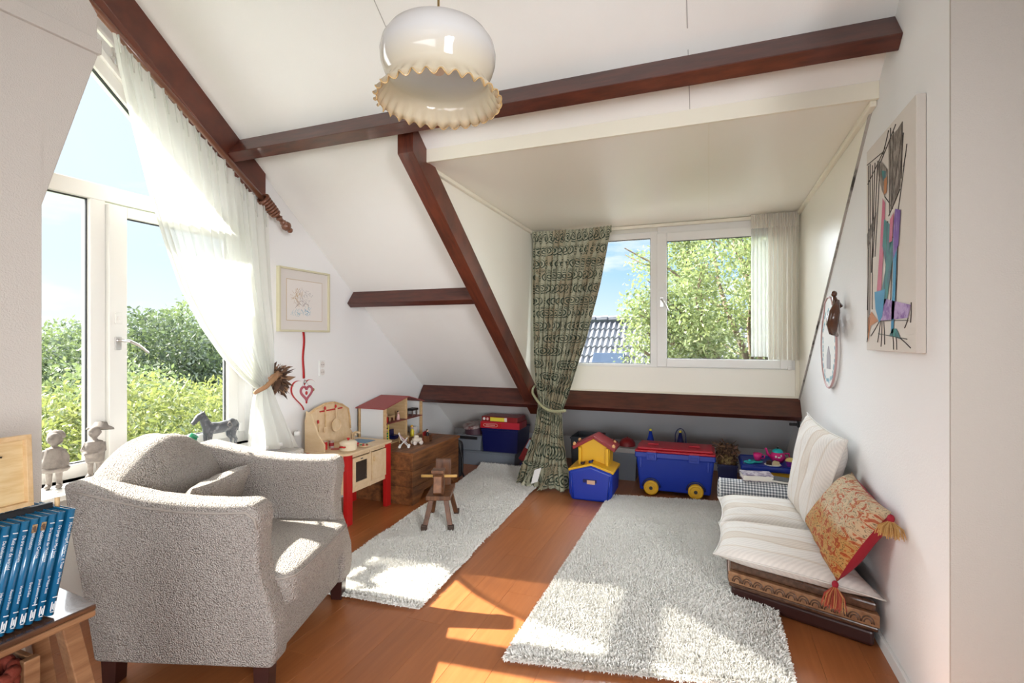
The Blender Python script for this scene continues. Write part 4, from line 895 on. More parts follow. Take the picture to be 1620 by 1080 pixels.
BK2 = thing('small_book', 'thin dark book half under the thick book on the bolster', 'book', (.475, 4.225, .399), -.3)
build('page_block', MB().box(-.05, .075, -.06, .06, .003, .018), 'paper', BK2); build('cover', MB().box(-.055, .08, -.065, .065, .018, .021).box(-.055, .08, -.065, .065, 0, .003), 'black', BK2)

# ================================================================== RIGHT WALL HANGINGS
PA = thing('abstract_painting', 'tall unframed canvas painting of an abstract figure in green, purple and rose', 'painting', (.763, 2.68, 1.394))
y0, y1, z0, z1 = 3.005, 2.353, 1.394, 2.376
build('canvas_panel', MB().box(.730, .7625, y1, y0, z0, z1), 'canvas', PA, w=True, bevel=.004)
def pp(x, y): return (.7285, y0 + (y1 - y0) * x, z1 + (z0 - z1) * y)     # x 0..1 across (far to near), y 0..1 down
def patch(name, P_, m, j=0): 
    n = len(P_); mb = MB(); a = [pp(*p) for p in P_]; mb.add([(x - .0006 * j, y, z) for x, y, z in a], [tuple(range(n))]); return build(name, mb, m, PA, w=True)
ink = mat('sepia_ink', (.045, .035, .03), .8); teal = mat('teal_paint', (.02, .20, .17), .7, var=((30, 30, 12), (.03, .10, .14), .4, .6)); rose = mat('rose_paint', (.50, .10, .17), .7); viol = mat('violet_paint', (.13, .03, .26), .7, var=((40, 40, 12), (.30, .20, .42), .5, .65)); azur = mat('azure_paint', (.02, .22, .40), .7); lil = mat('lilac_paint', (.42, .28, .50), .7, var=((20, 20, 20), (.2, .08, .3), .45, .6)); umb = mat('umber_wash', (.12, .095, .075), .8, var=((60, 60, 20), (.30, .26, .22), .45, .6)); orng = mat('orange_paint', (.45, .16, .04), .7)
patch('painted_shape', [(.27, .10), (.40, .14), (.50, .19), (.50, .25), (.44, .30), (.38, .26), (.30, .17)], umb, 1)
patch('painted_shape', [(.38, .17), (.47, .19), (.46, .24), (.41, .22)], teal, 2)
patch('painted_shape', [(.44, .22), (.50, .22), (.49, .29), (.43, .29)], orng, 3)
patch('painted_shape', [(.52, .08), (.60, .06), (.70, .06), (.78, .05), (.78, .20), (.74, .31), (.62, .37), (.53, .38)], umb, 1)
patch('painted_shape', [(.40, .30), (.45, .33), (.44, .46), (.36, .74), (.26, .74), (.34, .50)], rose, 1)
patch('painted_shape', [(.43, .40), (.55, .44), (.60, .50), (.47, .62), (.40, .52)], teal, 2)
patch('painted_shape', [(.58, .50), (.66, .52), (.50, .76), (.33, .84), (.40, .70)], teal, 2)
patch('painted_shape', [(.56, .42), (.63, .40), (.60, .52), (.54, .52)], rose, 3)
patch('painted_shape', [(.66, .39), (.76, .41), (.72, .55), (.62, .60), (.62, .48)], viol, 3)
patch('painted_shape', [(.62, .58), (.69, .55), (.66, .74), (.62, .92), (.57, .92), (.60, .74)], azur, 2)
patch('painted_shape', [(.22, .72), (.46, .72), (.40, .84), (.33, .87), (.24, .80)], azur, 3)
patch('painted_shape', [(.42, .76), (.93, .81), (.88, .86), (.34, .86)], lil, 2)
patch('painted_shape', [(.02, .42), (.26, .34), (.20, .42), (.04, .50)], umb, 1)
patch('painted_shape', [(.06, .84), (.14, .81), (.30, .86), (.12, .88), (.05, .96)], orng, 1)
patch('painted_shape', [(.54, .93), (.60, .90), (.68, .90), (.76, .945)], teal, 2)
ln = MB()
LN = [((.02, .07), (.40, .09)), ((.04, .17), (.45, .08)), ((.30, .14), (.66, .03)), ((.56, .02), (.54, .40)), ((.40, .10), (.52, .02)), ((.06, .08), (.04, .94)), ((.10, .08), (.09, .84)), ((.16, .10), (.15, .80)), ((.22, .10), (.13, .62)), ((.28, .12), (.17, .55)), ((.34, .12), (.22, .55)), ((.62, .05), (.58, .38)), ((.78, .05), (.76, .28)), ((.44, .30), (.60, .38)), ((.76, .12), (.58, .36)), ((.82, .22), (.68, .44)), ((.74, .32), (.52, .40)), ((.50, .42), (.44, .72)), ((.70, .55), (.66, .80)), ((.60, .5), (.56, .78)), ((.35, .86), (.28, .96)), ((.38, .86), (.36, .98)), ((.42, .86), (.44, .97)), ((.30, .92), (.86, .945)), ((.60, .92), (.62, .99)), ((.66, .92), (.68, .99)), ((.74, .94), (.92, .98)), ((.02, .96), (.10, .84)), ((.33, .86), (.12, .93)), ((.93, .80), (.92, .88)), ((.88, .86), (.82, .90)), ((.34, .86), (.88, .87)), ((.05, .50), (.03, .80)), ((.80, .10), (.72, .30)), ((.86, .16), (.80, .24))]
for a, b in LN: ln.tube([pp(*a), pp((a[0] + b[0]) / 2 + .006, (a[1] + b[1]) / 2), pp(*b)], .0019, 4)
build('ink_lines', ln, ink, PA, w=True)
PQ = thing('oval_plaque', 'oval white ceramic plaque with a pink rim on the right wall', 'plaque', (.763, 3.93, 1.42))
ov = [(3.93 + .225 * math.cos(a), 1.40 + .275 * math.sin(a)) for a in [2 * PI * i / 48 for i in range(48)]]
ov = [(y, z + (.05 if z > 1.62 else 0)) for y, z in ov]
build('disc', MB().prism(ov, 'x', .742, .7625), 'white', PQ, w=True, bevel=.004)
build('rim', MB().tube([(.741, y, z) for y, z in ov] + [(.741, *ov[0])], .007, 6, cap=False), mat('pale_pink_rim', (.55, .35, .34), .5), PQ, w=True, smooth=True, label='pale pink rim')
fr = MB(); r_ = random.Random(4)
for i in range(46):
    a = 2 * PI * i / 46 + r_.uniform(-.05, .05); k_ = r_.uniform(.78, .90); fr.ball((.741, 3.93 + .225 * k_ * math.cos(a), 1.40 + .275 * k_ * math.sin(a)), (.002, .009, .014), n=6, m=4)
build('painted_leaves', fr, mat('pale_blue_glaze', (.25, .48, .56), .4), PQ, w=True)
hs_ = MB().prism([(3.98, 1.25), (3.88, 1.25), (3.88, 1.34), (3.93, 1.40), (3.98, 1.34)], 'x', .739, .742); build('painted_house', hs_, mat('grey_glaze', (.35, .33, .37), .5), PQ, w=True)
MK = thing('wooden_mask', 'dark glossy carved wooden wall ornament hanging beside the oval plaque', 'wall ornament', (.763, 3.62, 1.45))
mw = mat('glossy_dark_wood', (.085, .032, .016), .18, coat=.4)
mb = MB(); mb.tube([(.735, 3.66, 1.47), (.70, 3.60, 1.49), (.69, 3.56, 1.54), (.70, 3.55, 1.61), (.72, 3.58, 1.68)], [.010, .022, .032, .030, .014], 10)
mb.tube([(.735, 3.72, 1.63), (.71, 3.70, 1.60), (.705, 3.69, 1.54), (.72, 3.68, 1.49)], [.012, .024, .024, .012], 10)
build('carving', mb, mw, MK, w=True, smooth=True)
build('figure', MB().tube([(.74, 3.62, 1.64), (.715, 3.61, 1.68), (.71, 3.61, 1.705)], [.022, .016, .010], 8).ball((.71, 3.61, 1.722), (.017, .017, .020)), mw, MK, w=True, smooth=True)
build('inner_piece', MB().superq((.715, 3.64, 1.545), (.018, .035, .045), .5, 14, 10), 'crystal', MK, w=True, smooth=True, label='pale lilac inset')

# ================================================================== LEFT WALL HANGINGS
FP = thing('framed_print', 'square framed pastel bird print on the left wall', 'picture', (XL, 3.335, 1.505))
ya, yb, za, zb_ = 3.05, 3.62, 1.505, 2.018
build('frame', MB().box(XL, XL + .032, ya, yb, za, za + .016).box(XL, XL + .032, ya, yb, zb_ - .016, zb_).box(XL, XL + .032, ya, ya + .016, za + .016, zb_ - .016).box(XL, XL + .032, yb - .016, yb, za + .016, zb_ - .016), 'framegold', FP, w=True, bevel=.002)
build('mount', MB().box(XL, XL + .016, ya + .016, yb - .016, za + .016, zb_ - .016), 'mat_board', FP, w=True)
build('inner_line', MB().box(XL + .016, XL + .0175, ya + .085, yb - .085, za + .09, zb_ - .09), mat('gold_line', (.50, .36, .20), .6), FP, w=True)
build('print', MB().box(XL + .017, XL + .0185, ya + .089, yb - .089, za + .094, zb_ - .094), mat('print_paper', (.76, .72, .68), .7), FP, w=True)
dr = MB(); r_ = random.Random(9)
def dab(c, n, s, R, mname, col):
    m_ = MB()
    for i in range(n):
        a = r_.random() * 2 * PI; q = r_.random() ** .5; yy, zz = c[0] + R[0] * q * math.cos(a), c[1] + R[1] * q * math.sin(a)
        m_.tube([(XL + .0188, yy, zz), (XL + .0188, yy + r_.uniform(-1, 1) * s, zz + r_.uniform(-1, 1) * s)], r_.uniform(.0007, .0016), 4)
    build('brushwork', m_, mat(mname, col, .8), FP, w=True)
dab((3.25, 1.80), 46, .035, (.05, .07), 'ochre_wash', (.48, .33, .18)); dab((3.33, 1.80), 40, .03, (.08, .06), 'grey_wash', (.45, .42, .42)); dab((3.35, 1.68), 30, .03, (.05, .03), 'blue_wash', (.22, .42, .52)); dab((3.24, 1.66), 24, .03, (.05, .03), 'pale_blue_wash', (.35, .50, .56)); dab((3.30, 1.735), 20, .04, (.08, .03), 'umber_line', (.22, .16, .15))
HT = thing('hanging_heart', 'white wooden heart with a red decoration hanging by a red ribbon', 'heart ornament', (XL, 3.33, .852))
def heart(sc__, yc, zc): return [(yc + sc__ * (16 * math.sin(t) ** 3) / 17, zc + sc__ * (13 * math.cos(t) - 5 * math.cos(2 * t) - 2 * math.cos(3 * t) - math.cos(4 * t)) / 17) for t in [2 * PI * i / 60 for i in range(60)]]
build('heart_board', MB().prism(heart(.142, 3.33, 1.005), 'x', XL + .004, XL + .020), 'white', HT, w=True)
build('red_edge', MB().prism(heart(.146, 3.33, 1.005), 'x', XL + .0005, XL + .0155), 'red', HT, w=True, label='red painted edge')
hb = MB(); Hh = heart(.068, 3.345, 1.005); hb.tube([(XL + .024, y, z) for y, z in Hh] + [(XL + .024, *Hh[0])], .010, 6, cap=False)
build('beaded_heart', hb, mat('pink_red_beads', (.42, .10, .13), .6, bump=(200, .8, .004)), HT, w=True, smooth=True)
build('button', MB().ball((XL + .024, 3.345, 1.0), (.006, .013, .016)).ball((XL + .024, 3.345, .925), (.006, .010, .014)), 'red', HT, w=True, smooth=True)
build('gold_button', MB().ball((XL + .024, 3.425, 1.02), (.006, .012, .013)), 'brass', HT, w=True, smooth=True)
build('bow_string', MB().tube([(XL + .022, 3.33, 1.11), (XL + .022, 3.28, 1.03)], .002, 4).tube([(XL + .022, 3.33, 1.11), (XL + .022, 3.38, 1.05)], .002, 4).ball((XL + .024, 3.33, 1.09), (.005, .016, .01)), 'metal', HT, w=True)
build('ribbon', MB().grid(lambda u, v: (XL + .006 + .004 * math.sin(v * 9), 3.318 + .024 * u + .003 * math.sin(v * 7), 1.505 - .385 * v), 2, 20), 'red', HT, w=True, smooth=True, solid=.002)
OU = thing('wall_socket', 'cream double wall socket right of the heart', 'socket', (XL, 3.55, 1.13))
build('plate', MB().box(XL, XL + .010, 3.51, 3.585, 1.125, 1.26), 'white', OU, w=True, bevel=.003)
for z in (1.16, 1.225):
    o = build('outlet', MB().prism([(3.5475 + .027 * math.cos(a), z + .027 * math.sin(a)) for a in [2 * PI * i / 20 for i in range(20)]], 'x', XL + .010, XL + .0125), 'mat_board', OU, w=True)
    build('pin_hole', MB().box(XL + .012, XL + .0135, 3.534, 3.540, z - .003, z + .003).box(XL + .012, XL + .0135, 3.556, 3.562, z - .003, z + .003), 'black', o, w=True)
# dried bouquet at the tie-back
DB = thing('dried_bouquet', 'bunch of dried brown leaves pinned at the sheer curtain tieback', 'dried bouquet', (-3.05, 2.90, 1.08))
r = np.random.default_rng(11); n = 230; c = np.array([-3.03, 2.92, 1.165]); V = []
for i in range(n):
    a = r.uniform(0, 2 * PI); el = r.uniform(-1.2, 1.0); d = np.array([.55 * math.cos(a) * math.cos(el) + .2, math.sin(a) * math.cos(el) * .9 + .15, math.sin(el)]); L = r.uniform(.03, .095) * (1.25 if el < 0 else 1)
    p = c + d * r.uniform(.01, .075); wv = np.cross(d, r.normal(size=3)); wv /= np.linalg.norm(wv); wd = L * .2
    e = p + d * L + r.normal(size=3) * .012; m_ = (p + e) / 2 + r.normal(size=3) * .008; V.append([p, m_ + wv * wd, e, m_ - wv * wd])
link_mesh('leaf_bunch', quads_mesh('leaf_bunch', np.array(V), 'feather'), DB)
sm = MB()
for i in range(12): a = i * .6; sm.tube([(-3.03, 2.90, 1.16), (-3.0 + .02 * math.cos(a), 2.92 + .07 * math.sin(a * 1.3), 1.16 + .10 * math.cos(a * 2))], .003, 4)
build('stems', sm, 'feather', DB, w=True); build('binding', MB().tube([(-2.965, 2.80, 1.155), (-2.955, 2.86, 1.175), (-2.975, 2.93, 1.185)], [.02, .024, .018], 8), 'ropewarm', DB, w=True, smooth=True)

# ================================================================== ON THE SILL
def statue(name, label, loc, rz, hat, bowl):
    t = thing(name, label, 'statue', loc, rz); mb = MB()
    if not hat:
        mb.lathe([(.0, .085), (.052, .085), (.056, .095), (.050, .13), (.042, .16), (.036, .19), (.030, .205), (.0, .212)], 20, T=TR(0, 0, 0, s=(.85, 1.05, 1)))
    else:
        mb.lathe([(.0, .085), (.040, .088), (.042, .12), (.044, .15), (.042, .18), (.034, .200), (.0, .212)], 20, T=TR(0, 0, 0, s=(.85, 1.05, 1)))
    for s in (-1, 1):
        mb.tube([(0, s * .019, .10), (.002, s * .020, .05), (.0, s * .021, .018)], [.016, .013, .013], 10); mb.ball((.012, s * .022, .012), (.026, .015, .012))
        if bowl: mb.tube([(0, s * .036, .192), (.014, s * .048, .155), (.042, s * .016, .135)], [.014, .013, .010], 8)
        else: mb.tube([(0, s * .034, .192), (-.004, s * .050, .155), (.006, s * .054, .115)], [.013, .012, .009], 8)
    mb.tube([(0, 0, .20), (0, 0, .228)], .012, 8); mb.ball((.003, 0, .250), (.030, .028, .032), n=16, m=12); mb.ball((.033, 0, .247), (.006, .005, .006), n=8, m=6)
    for s in (-1, 1): mb.ball((.0, s * .027, .248), (.008, .005, .009), n=8, m=6)
    body = build('figure', mb, 'stone', t, remesh=.0035)
    hb = MB()
    if hat: hb.lathe([(.0, .302), (.026, .298), (.034, .280), (.058, .268), (.062, .260), (.034, .258)], 22, T=TR(-.006, 0, .0, 0, -.22, 0))
    else: hb.lathe([(.0, .290), (.022, .287), (.034, .272), (.037, .254), (.030, .250)], 22, T=TR(-.004, 0, 0, 0, -.1, 0)); hb.ball((-.02, 0, .24), (.020, .030, .024))
    build('hat', hb, 'stone', t, smooth=True, solid=.003)
    if bowl: build('bowl', MB().lathe([(.0, .118), (.018, .122), (.030, .138), (.033, .150), (.026, .148), (.0, .135)], 18, T=TR(.048, 0, 0)), 'stone', t, smooth=True)
    else: build('pinafore', MB().lathe([(.057, .093), (.060, .098), (.060, .106), (.056, .108)], 24, T=TR(0, 0, 0, s=(.85, 1.05, 1))), 'stone', t, smooth=True)
    return t
statue('girl_statue', 'weathered stone girl in a bonnet and smock on the window sill', (-3.08, 1.575, .695), -.75, False, False)
statue('boy_statue', 'weathered stone boy in a broad hat holding a bowl on the sill', (-3.11, 1.775, .695), -.9, True, True)
HR = thing('horse_figurine', 'dark patinated metal horse figurine on the right of the window sill', 'figurine', (-3.02, 2.45, .695), -PI / 2)
hb = MB()
hb.tube([(-.10, 0, .175), (-.06, 0, .172), (0, 0, .168), (.06, 0, .174), (.085, 0, .18)], [.036, .038, .036, .040, .034], 14); hb.ball((-.095, 0, .178), (.042, .036, .040)); hb.ball((.07, 0, .170), (.038, .034, .042))
hb.tube([(.075, 0, .185), (.10, 0, .225), (.118, 0, .262)], [.034, .026, .020], 12); hb.tube([(.112, 0, .268), (.14, 0, .255), (.170, 0, .228), (.182, 0, .218)], [.020, .021, .014, .012], 12)
for s in (-1, 1):
    hb.tube([(.112, s * .010, .28), (.106, s * .012, .298)], [.006, .002], 6)
    for (x, kx, k2) in ((.075, .078, .073),): hb.tube([(x, s * .020, .15), (kx, s * .020, .075), (k2, s * .020, .035), (x, s * .020, .012)], [.018, .0105, .009, .012], 8)
    hb.tube([(-.10, s * .022, .16), (-.095, s * .022, .105), (-.118, s * .022, .075), (-.106, s * .022, .035), (-.10, s * .022, .012)], [.026, .016, .010, .009, .012], 8)
hb.tube([(-.132, 0, .20), (-.150, 0, .17), (-.148, 0, .125)], [.008, .010, .005], 8)
build('horse_body', hb, 'bronze', HR, remesh=.0032); build('mane', MB().tube([(.108, 0, .287), (.092, 0, .255), (.068, 0, .222)], [.006, .009, .007], 8), 'bronze', HR, smooth=True)
build('base', MB().box(-.135, .105, -.035, .035, 0, .010), 'bronze', HR, bevel=.003); build('saddle_relief', MB().tube([(-.06, .033, .20), (-.075, .038, .175), (-.055, .038, .165), (-.035, .036, .185), (-.06, .033, .20)], .0025, 5), 'stone', HR, smooth=True)
def ornament(name, label, y, parts, x=-3.08, cat='ornament'):
    t = thing(name, label, cat, (x, y, .695))
    for nm, mb, m_ in parts: build(nm, mb, m_, t, smooth=True)
    if cat == 'ornament': t.scale = (1.55, 1.55, 1.55)
ornament('green_figurine', 'small emerald green figurine on the sill before the horse', 2.31, [('body', MB().lathe([(.0, 0), (.022, .002), (.018, .03), (.012, .055), (.0, .062)], 14), 'green'), ('head', MB().ball((0, 0, .075), (.020, .020, .020)), 'green'), ('hat', MB().lathe([(.026, .080), (.016, .092), (.0, .100)], 14), 'green')])
ornament('pink_figurine', 'small salmon-pink figurine on the sill left of the green one', 2.235, [('body', MB().lathe([(.0, 0), (.022, .002), (.020, .035), (.012, .060), (.0, .066)], 12), 'lpink'), ('head', MB().ball((0, 0, .078), .017), 'lpink')])
def rock(s, seed):
    r_ = random.Random(seed); mb = MB()
    for i in range(6): mb.ball((r_.uniform(-.6, .6) * s, r_.uniform(-.6, .6) * s, s * r_.uniform(.5, 1.1)), (s * r_.uniform(.4, .7),) * 3, n=6, m=4)
    return mb
ornament('turquoise_stone', 'pale turquoise mineral on the window sill', 2.165, [('stone_block', rock(.030, 2), mat('pale_turquoise_stone', (.36, .62, .56), .4)), ('foot', MB().box(-.02, .02, -.02, .02, 0, .018), 'black')])
ornament('quartz_cluster', 'pale lilac crystal cluster at the left of the small sill ornaments', 2.09, [('crystal_block', rock(.038, 3), 'crystal'), ('foot', MB().box(-.03, .03, -.03, .03, 0, .02), 'crystal')])
ornament('sill_candle', 'short cream candle stub on the sill beside the curtain hem', 3.12, [('wax', MB().lathe([(0, 0), (.022, 0), (.022, .03), (.0, .032)], 14), 'white'), ('wick', MB().tube([(0, 0, .03), (.001, 0, .04)], .001, 5), 'black')], x=-3.0, cat='candle')

# ================================================================== TOY KITCHEN
TK = thing('toy_kitchen', 'pale wooden toy kitchen with red legs against the left wall', 'toy kitchen', (-2.8, 3.49, 0))
X0, X1, Y0, Y1 = -3.0, -2.60, 3.21, 3.79
for x in (X0 + .02, X1 - .015):
    for y in (Y0 + .035, Y1 - .03): build('leg', MB().box(x - .02, x + .02, y - .032, y + .032, 0, .545), 'red', TK, w=True, bevel=.004, label='red painted leg')
build('side_panel', MB().box(X0 + .03, X1 - .03, Y0 + .004, Y0 + .018, .24, .545), 'birch', TK, w=True, bevel=.002); build('side_panel', MB().box(X0 + .03, X1 - .03, Y1 - .018, Y1 - .004, .24, .545), 'birch', TK, w=True, bevel=.002)
build('cabinet_bottom', MB().box(X0 + .03, X1 - .03, Y0 + .02, Y1 - .02, .24, .254), 'birch', TK, w=True); build('cabinet_back', MB().box(X0 + .02, X0 + .034, Y0 + .02, Y1 - .02, .24, .545), 'birch', TK, w=True)
build('front_rail', MB().box(X1 - .028, X1 - .010, Y0 + .068, Y1 - .063, .24, .275).box(X1 - .028, X1 - .010, Y0 + .068, Y1 - .063, .515, .545).box(X1 - .028, X1 - .006, 3.505, 3.525, .24, .545), 'birch', TK, w=True, bevel=.002)
dm = MB(); xa, xb = X1 - .012, X1 + .004
dm.box(xa, xb, 3.282, 3.318, .28, .51).box(xa, xb, 3.465, 3.500, .28, .51).box(xa, xb, 3.318, 3.465, .28, .315).box(xa, xb, 3.318, 3.465, .475, .51)
od = build('oven_door', dm, 'birch', TK, w=True, bevel=.002); build('oven_window', MB().box(X1 - .008, X1 - .004, 3.315, 3.468, .31, .48), mat('smoked_plastic_window', (.035, .022, .016), .15), od, w=True); build('handle_slot', MB().box(X1 + .003, X1 + .005, 3.375, 3.405, .488, .496), 'black', od, w=True)
build('oven_rack', MB().box(X1 - .02, X1 - .016, 3.315, 3.468, .395, .399), 'metal', TK, w=True)
cd = build('cupboard_door', MB().box(X1 - .012, X1 + .003, 3.530, 3.722, .28, .51), 'birch', TK, w=True, bevel=.002); build('knob', MB().ball((X1 + .010, 3.548, .455), (.010, .010, .022)), 'pine', cd, w=True, smooth=True)
wt_ = MB(); wt_.prism([(X0, Y0 - .02), (X1 - .05, Y0 - .02), (X1 - .012, Y0 - .008), (X1 + .015, Y0 + .02), (X1 + .022, Y0 + .07), (X1 + .022, Y1 - .03), (X1 + .012, Y1 + .005), (X1 - .02, Y1 + .02), (X0, Y1 + .02)], 'z', .545, .562)
build('worktop', wt_, 'birch', TK, w=True, bevel=.004)
build('sink', MB().box(-2.90, -2.72, 3.60, 3.74, .5625, .5645), mat('sink_blue', (.07, .20, .34), .4), TK, w=True, bevel=.001, label='blue sink inlay')
for a, b in ((.04, 0), (-.045, -.1)): build('hob_ring', MB().lathe([(.0, .5625), (.042, .5625), (.042, .5645), (.0, .5645)], 24, T=TR(-2.70 + a * 0 + b, 3.43 + a * 2.2, 0)), mat('hob_red', (.40, .05, .03), .5), TK, w=True)
# backboard with its arched top and the side wing
bb = [(3.20, .562), (3.20, .80), (3.215, .845), (3.30, .885), (3.42, .915), (3.52, .915), (3.62, .885), (3.70, .84), (3.72, .76), (3.73, .66), (3.78, .60), (3.80, .562)]
build('backboard', MB().prism(bb, 'x', X0, X0 + .014), 'birch', TK, w=True, bevel=.002)
build('backboard_edge', MB().tube([(X0 + .022, y, z - .006) for y, z in bb[1:10]], .007, 6), 'pine', TK, w=True, smooth=True)
build('side_wing', MB().prism([(X0 + .014, .562), (-2.80, .562), (-2.80, .62), (-2.86, .69), (-2.90, .78), (-2.93, .85), (X0 + .014, .875)], 'y', 3.196, 3.210), 'birch', TK, w=True, bevel=.003)
build('hook_strip', MB().box(X0 + .014, X0 + .024, 3.35, 3.62, .845, .855), 'red', TK, w=True)
for y in (3.40, 3.53): build('hook', MB().ball((X0 + .028, y, .872), (.010, .008, .018)), 'red', TK, w=True, smooth=True, label='red peg')
build('hook', MB().ball((X0 + .028, 3.32, .77), (.010, .008, .018)), 'red', TK, w=True, smooth=True, label='red peg')
build('tap', MB().tube([(-2.93, 3.70, .562), (-2.93, 3.70, .615), (-2.90, 3.70, .63), (-2.85, 3.70, .625)], .009, 8).ball((-2.93, 3.735, .60), .014), 'birch', TK, w=True, smooth=True)
PN = thing('toy_frying_pan', 'small wooden toy frying pan hanging on the toy kitchen backboard', 'toy pan', (X0 + .03, 3.53, .68))
build('pan', MB().lathe([(.0, 0), (.056, 0), (.060, .004), (.060, .014), (.052, .014), (.048, .006), (.0, .006)], 28, T=TR(X0 + .03, 3.53, .715, 0, PI / 2, 0)), 'birch', PN, w=True, bevel=.001); build('handle', MB().box(X0 + .03, X0 + .042, 3.520, 3.540, .772, .862), 'birch', PN, w=True, bevel=.004)
for y, z, L, lab in ((3.40, .862, .15, 'wooden toy spatula hanging left of the toy frying pan'), (3.32, .76, .12, 'short wooden toy spoon hanging lowest on the toy kitchen')):
    t = thing('toy_utensil', lab, 'toy utensil', (X0 + .03, y, z - L)); build('shaft', MB().box(X0 + .028, X0 + .036, y - .006, y + .006, z - L, z), 'pine', t, w=True, bevel=.002); build('blade', MB().superq((X0 + .032, y, z - L - .015), (.005, .018, .024), .5, 12, 8), 'birch', t, w=True, smooth=True)
PT = thing('toy_cooking_pot', 'cream toy cooking pot with red handles on the toy kitchen', 'toy pot', (-2.68, 3.33, .5645))
build('pot_body', MB().lathe([(.0, 0), (.062, 0), (.066, .006), (.067, .055), (.062, .055), (.0, .050)], 28), mat('cream_enamel', (.74, .62, .44), .4), PT, smooth=False, bevel=.002); pl_ = build('pot_lid', MB().lathe([(.069, .055), (.069, .062), (.055, .072), (.02, .078), (.0, .079)], 28), mat('cream_enamel_lid', (.76, .64, .46), .4), PT, smooth=True); build('lid_knob', MB().lathe([(.008, .078), (.008, .085), (.013, .088), (.013, .096), (.0, .099)], 14), 'red', pl_, smooth=True)
for s in (-1, 1): build('pot_handle', MB().tube([(.02 * 1, s * .064, .035), (.03, s * .088, .038), (-.01, s * .088, .038), (-.0, s * .064, .035)], .007, 8), 'red', PT, smooth=True)
CN = thing('toy_tin', 'small red and silver toy tin behind the toy pot', 'toy tin', (-2.88, 3.29, .562)); build('can', MB().lathe([(0, 0), (.022, 0), (.022, .06), (0, .06)], 16), 'red', CN); build('lid', MB().lathe([(0, .06), (.0225, .06), (.0225, .066), (0, .067)], 16), 'metal', CN)
CN = thing('toy_tin', 'small grey toy tin beside the red one on the toy kitchen', 'toy tin', (-2.86, 3.345, .562)); build('can', MB().lathe([(0, 0), (.020, 0), (.020, .065), (0, .065)], 16), 'metal', CN); build('label_band', MB().lathe([(.0205, .02), (.0205, .045)], 16), 'dred', CN)
TG = thing('toy_pizza', 'small red and green wooden toy food on the toy kitchen worktop', 'toy food', (-2.655, 3.50, .5645)); build('base', MB().lathe([(0, 0), (.045, 0), (.045, .008), (0, .009)], 20), 'birch', TG)
for i in range(5): build('topping', MB().ball((.026 * math.cos(i * 1.26), .026 * math.sin(i * 1.26), .011), (.012, .009, .005), n=8, m=5), 'red' if i % 2 == 0 else 'green', TG, smooth=True)

# ================================================================== WOODEN CHEST AND DOLL'S HOUSE
CH = thing('wooden_chest', 'old rough brown wooden chest beside the toy kitchen', 'chest', (-2.7, 4.2, 0))
x0, x1, y0_, y1_ = -3.0, -2.40, 3.83, 4.70
for i, (za, zb__) in enumerate(((.02, .155), (.158, .295), (.298, .430))):
    pr = [(y0_, za), (y1_, za), (y1_, zb__), (y0_, zb__)]
    if i == 0: pr = [(y0_, 0), (y0_ + .10, 0), (y0_ + .20, .085), (y1_ - .20, .085), (y1_ - .10, 0), (y1_, 0), (y1_, zb__), (y0_, zb__)]
    build('front_board', MB().prism(pr, 'x', x1 - .022, x1), 'chestwood', CH, w=True, bevel=.003)
    ps = [(x0, 0 if i == 0 else za), (x1 - .0225, 0 if i == 0 else za), (x1 - .0225, zb__), (x0, zb__)]
    build('side_board', MB().prism(ps, 'y', y0_, y0_ + .022), 'chestwood', CH, w=True, bevel=.003); build('side_board', MB().prism(ps, 'y', y1_ - .022, y1_), 'chestwood', CH, w=True, bevel=.003)
build('lid', MB().box(x0, x1 + .012, y0_ - .012, y1_ + .012, .432, .458), 'chestwood', CH, w=True, bevel=.005); build('back_board', MB().box(x0, x0 + .02, y0_ + .022, y1_ - .022, .02, .43), 'chestwood', CH, w=True)
DH = thing('dolls_house', "open wooden doll's house with a dusty red roof on the chest", "doll's house", (-2.93, 4.33, .458))
xb, xf, ya, ym, yb = -3.11, -2.80, 4.0, 4.36, 4.66; Z0, Ze, Zp = .458, .80, .872
pst = [(x, y) for x in (xb + .012, xf - .012) for y in (ya + .012, ym, yb - .012)]
def rz_(y): return Ze + (Zp - Ze) * (1 - abs(y - 4.38) / (.38 if y < 4.38 else .28)) 
for x, y in pst: build('post', MB().box(x - .012, x + .012, y - .012, y + .012, Z0, rz_(y) - .004), 'pine', DH, w=True, bevel=.002)
build('side_wall', MB().box(xb + .03, xf - .03, ya + .008, ya + .014, Z0, Ze - .006), 'white', DH, w=True, label='white side wall'); build('side_wall', MB().box(xb + .03, xf - .03, yb - .014, yb - .008, Z0, Ze - .006), 'white', DH, w=True)
build('back_wall', MB().prism([(ya, Z0), (yb, Z0), (yb, Ze - .004), (4.38, Zp - .006), (ya, Ze - .004)], 'x', xb + .002, xb + .008), mat('grey_back_wall', (.16, .15, .14), .8), DH, w=True)
build('shelf', MB().box(xb + .01, xf + .008, ya + .016, yb - .015, .650, .657), mat('red_brown_shelf', (.22, .05, .04), .6), DH, w=True); build('house_floor', MB().box(xb, xf, ya, yb, Z0, Z0 + .007), 'pine', DH, w=True)
build('room_divider', MB().box(xb + .02, xf - .03, ym - .003, ym + .003, Z0 + .007, Zp - .02), 'pine', DH, w=True)
build('roof_slope', MB().prism([(ya - .03, Ze - .006), (4.38, Zp), (4.38, Zp + .008), (ya - .03, Ze + .002)], 'x', xb - .004, xf + .012), 'redsoft', DH, w=True, label='dusty red roof slope'); build('roof_slope', MB().prism([(yb + .02, Ze - .006), (4.38, Zp), (4.38, Zp + .008), (yb + .02, Ze + .002)], 'x', xb - .004, xf + .012), 'redsoft', DH, w=True)
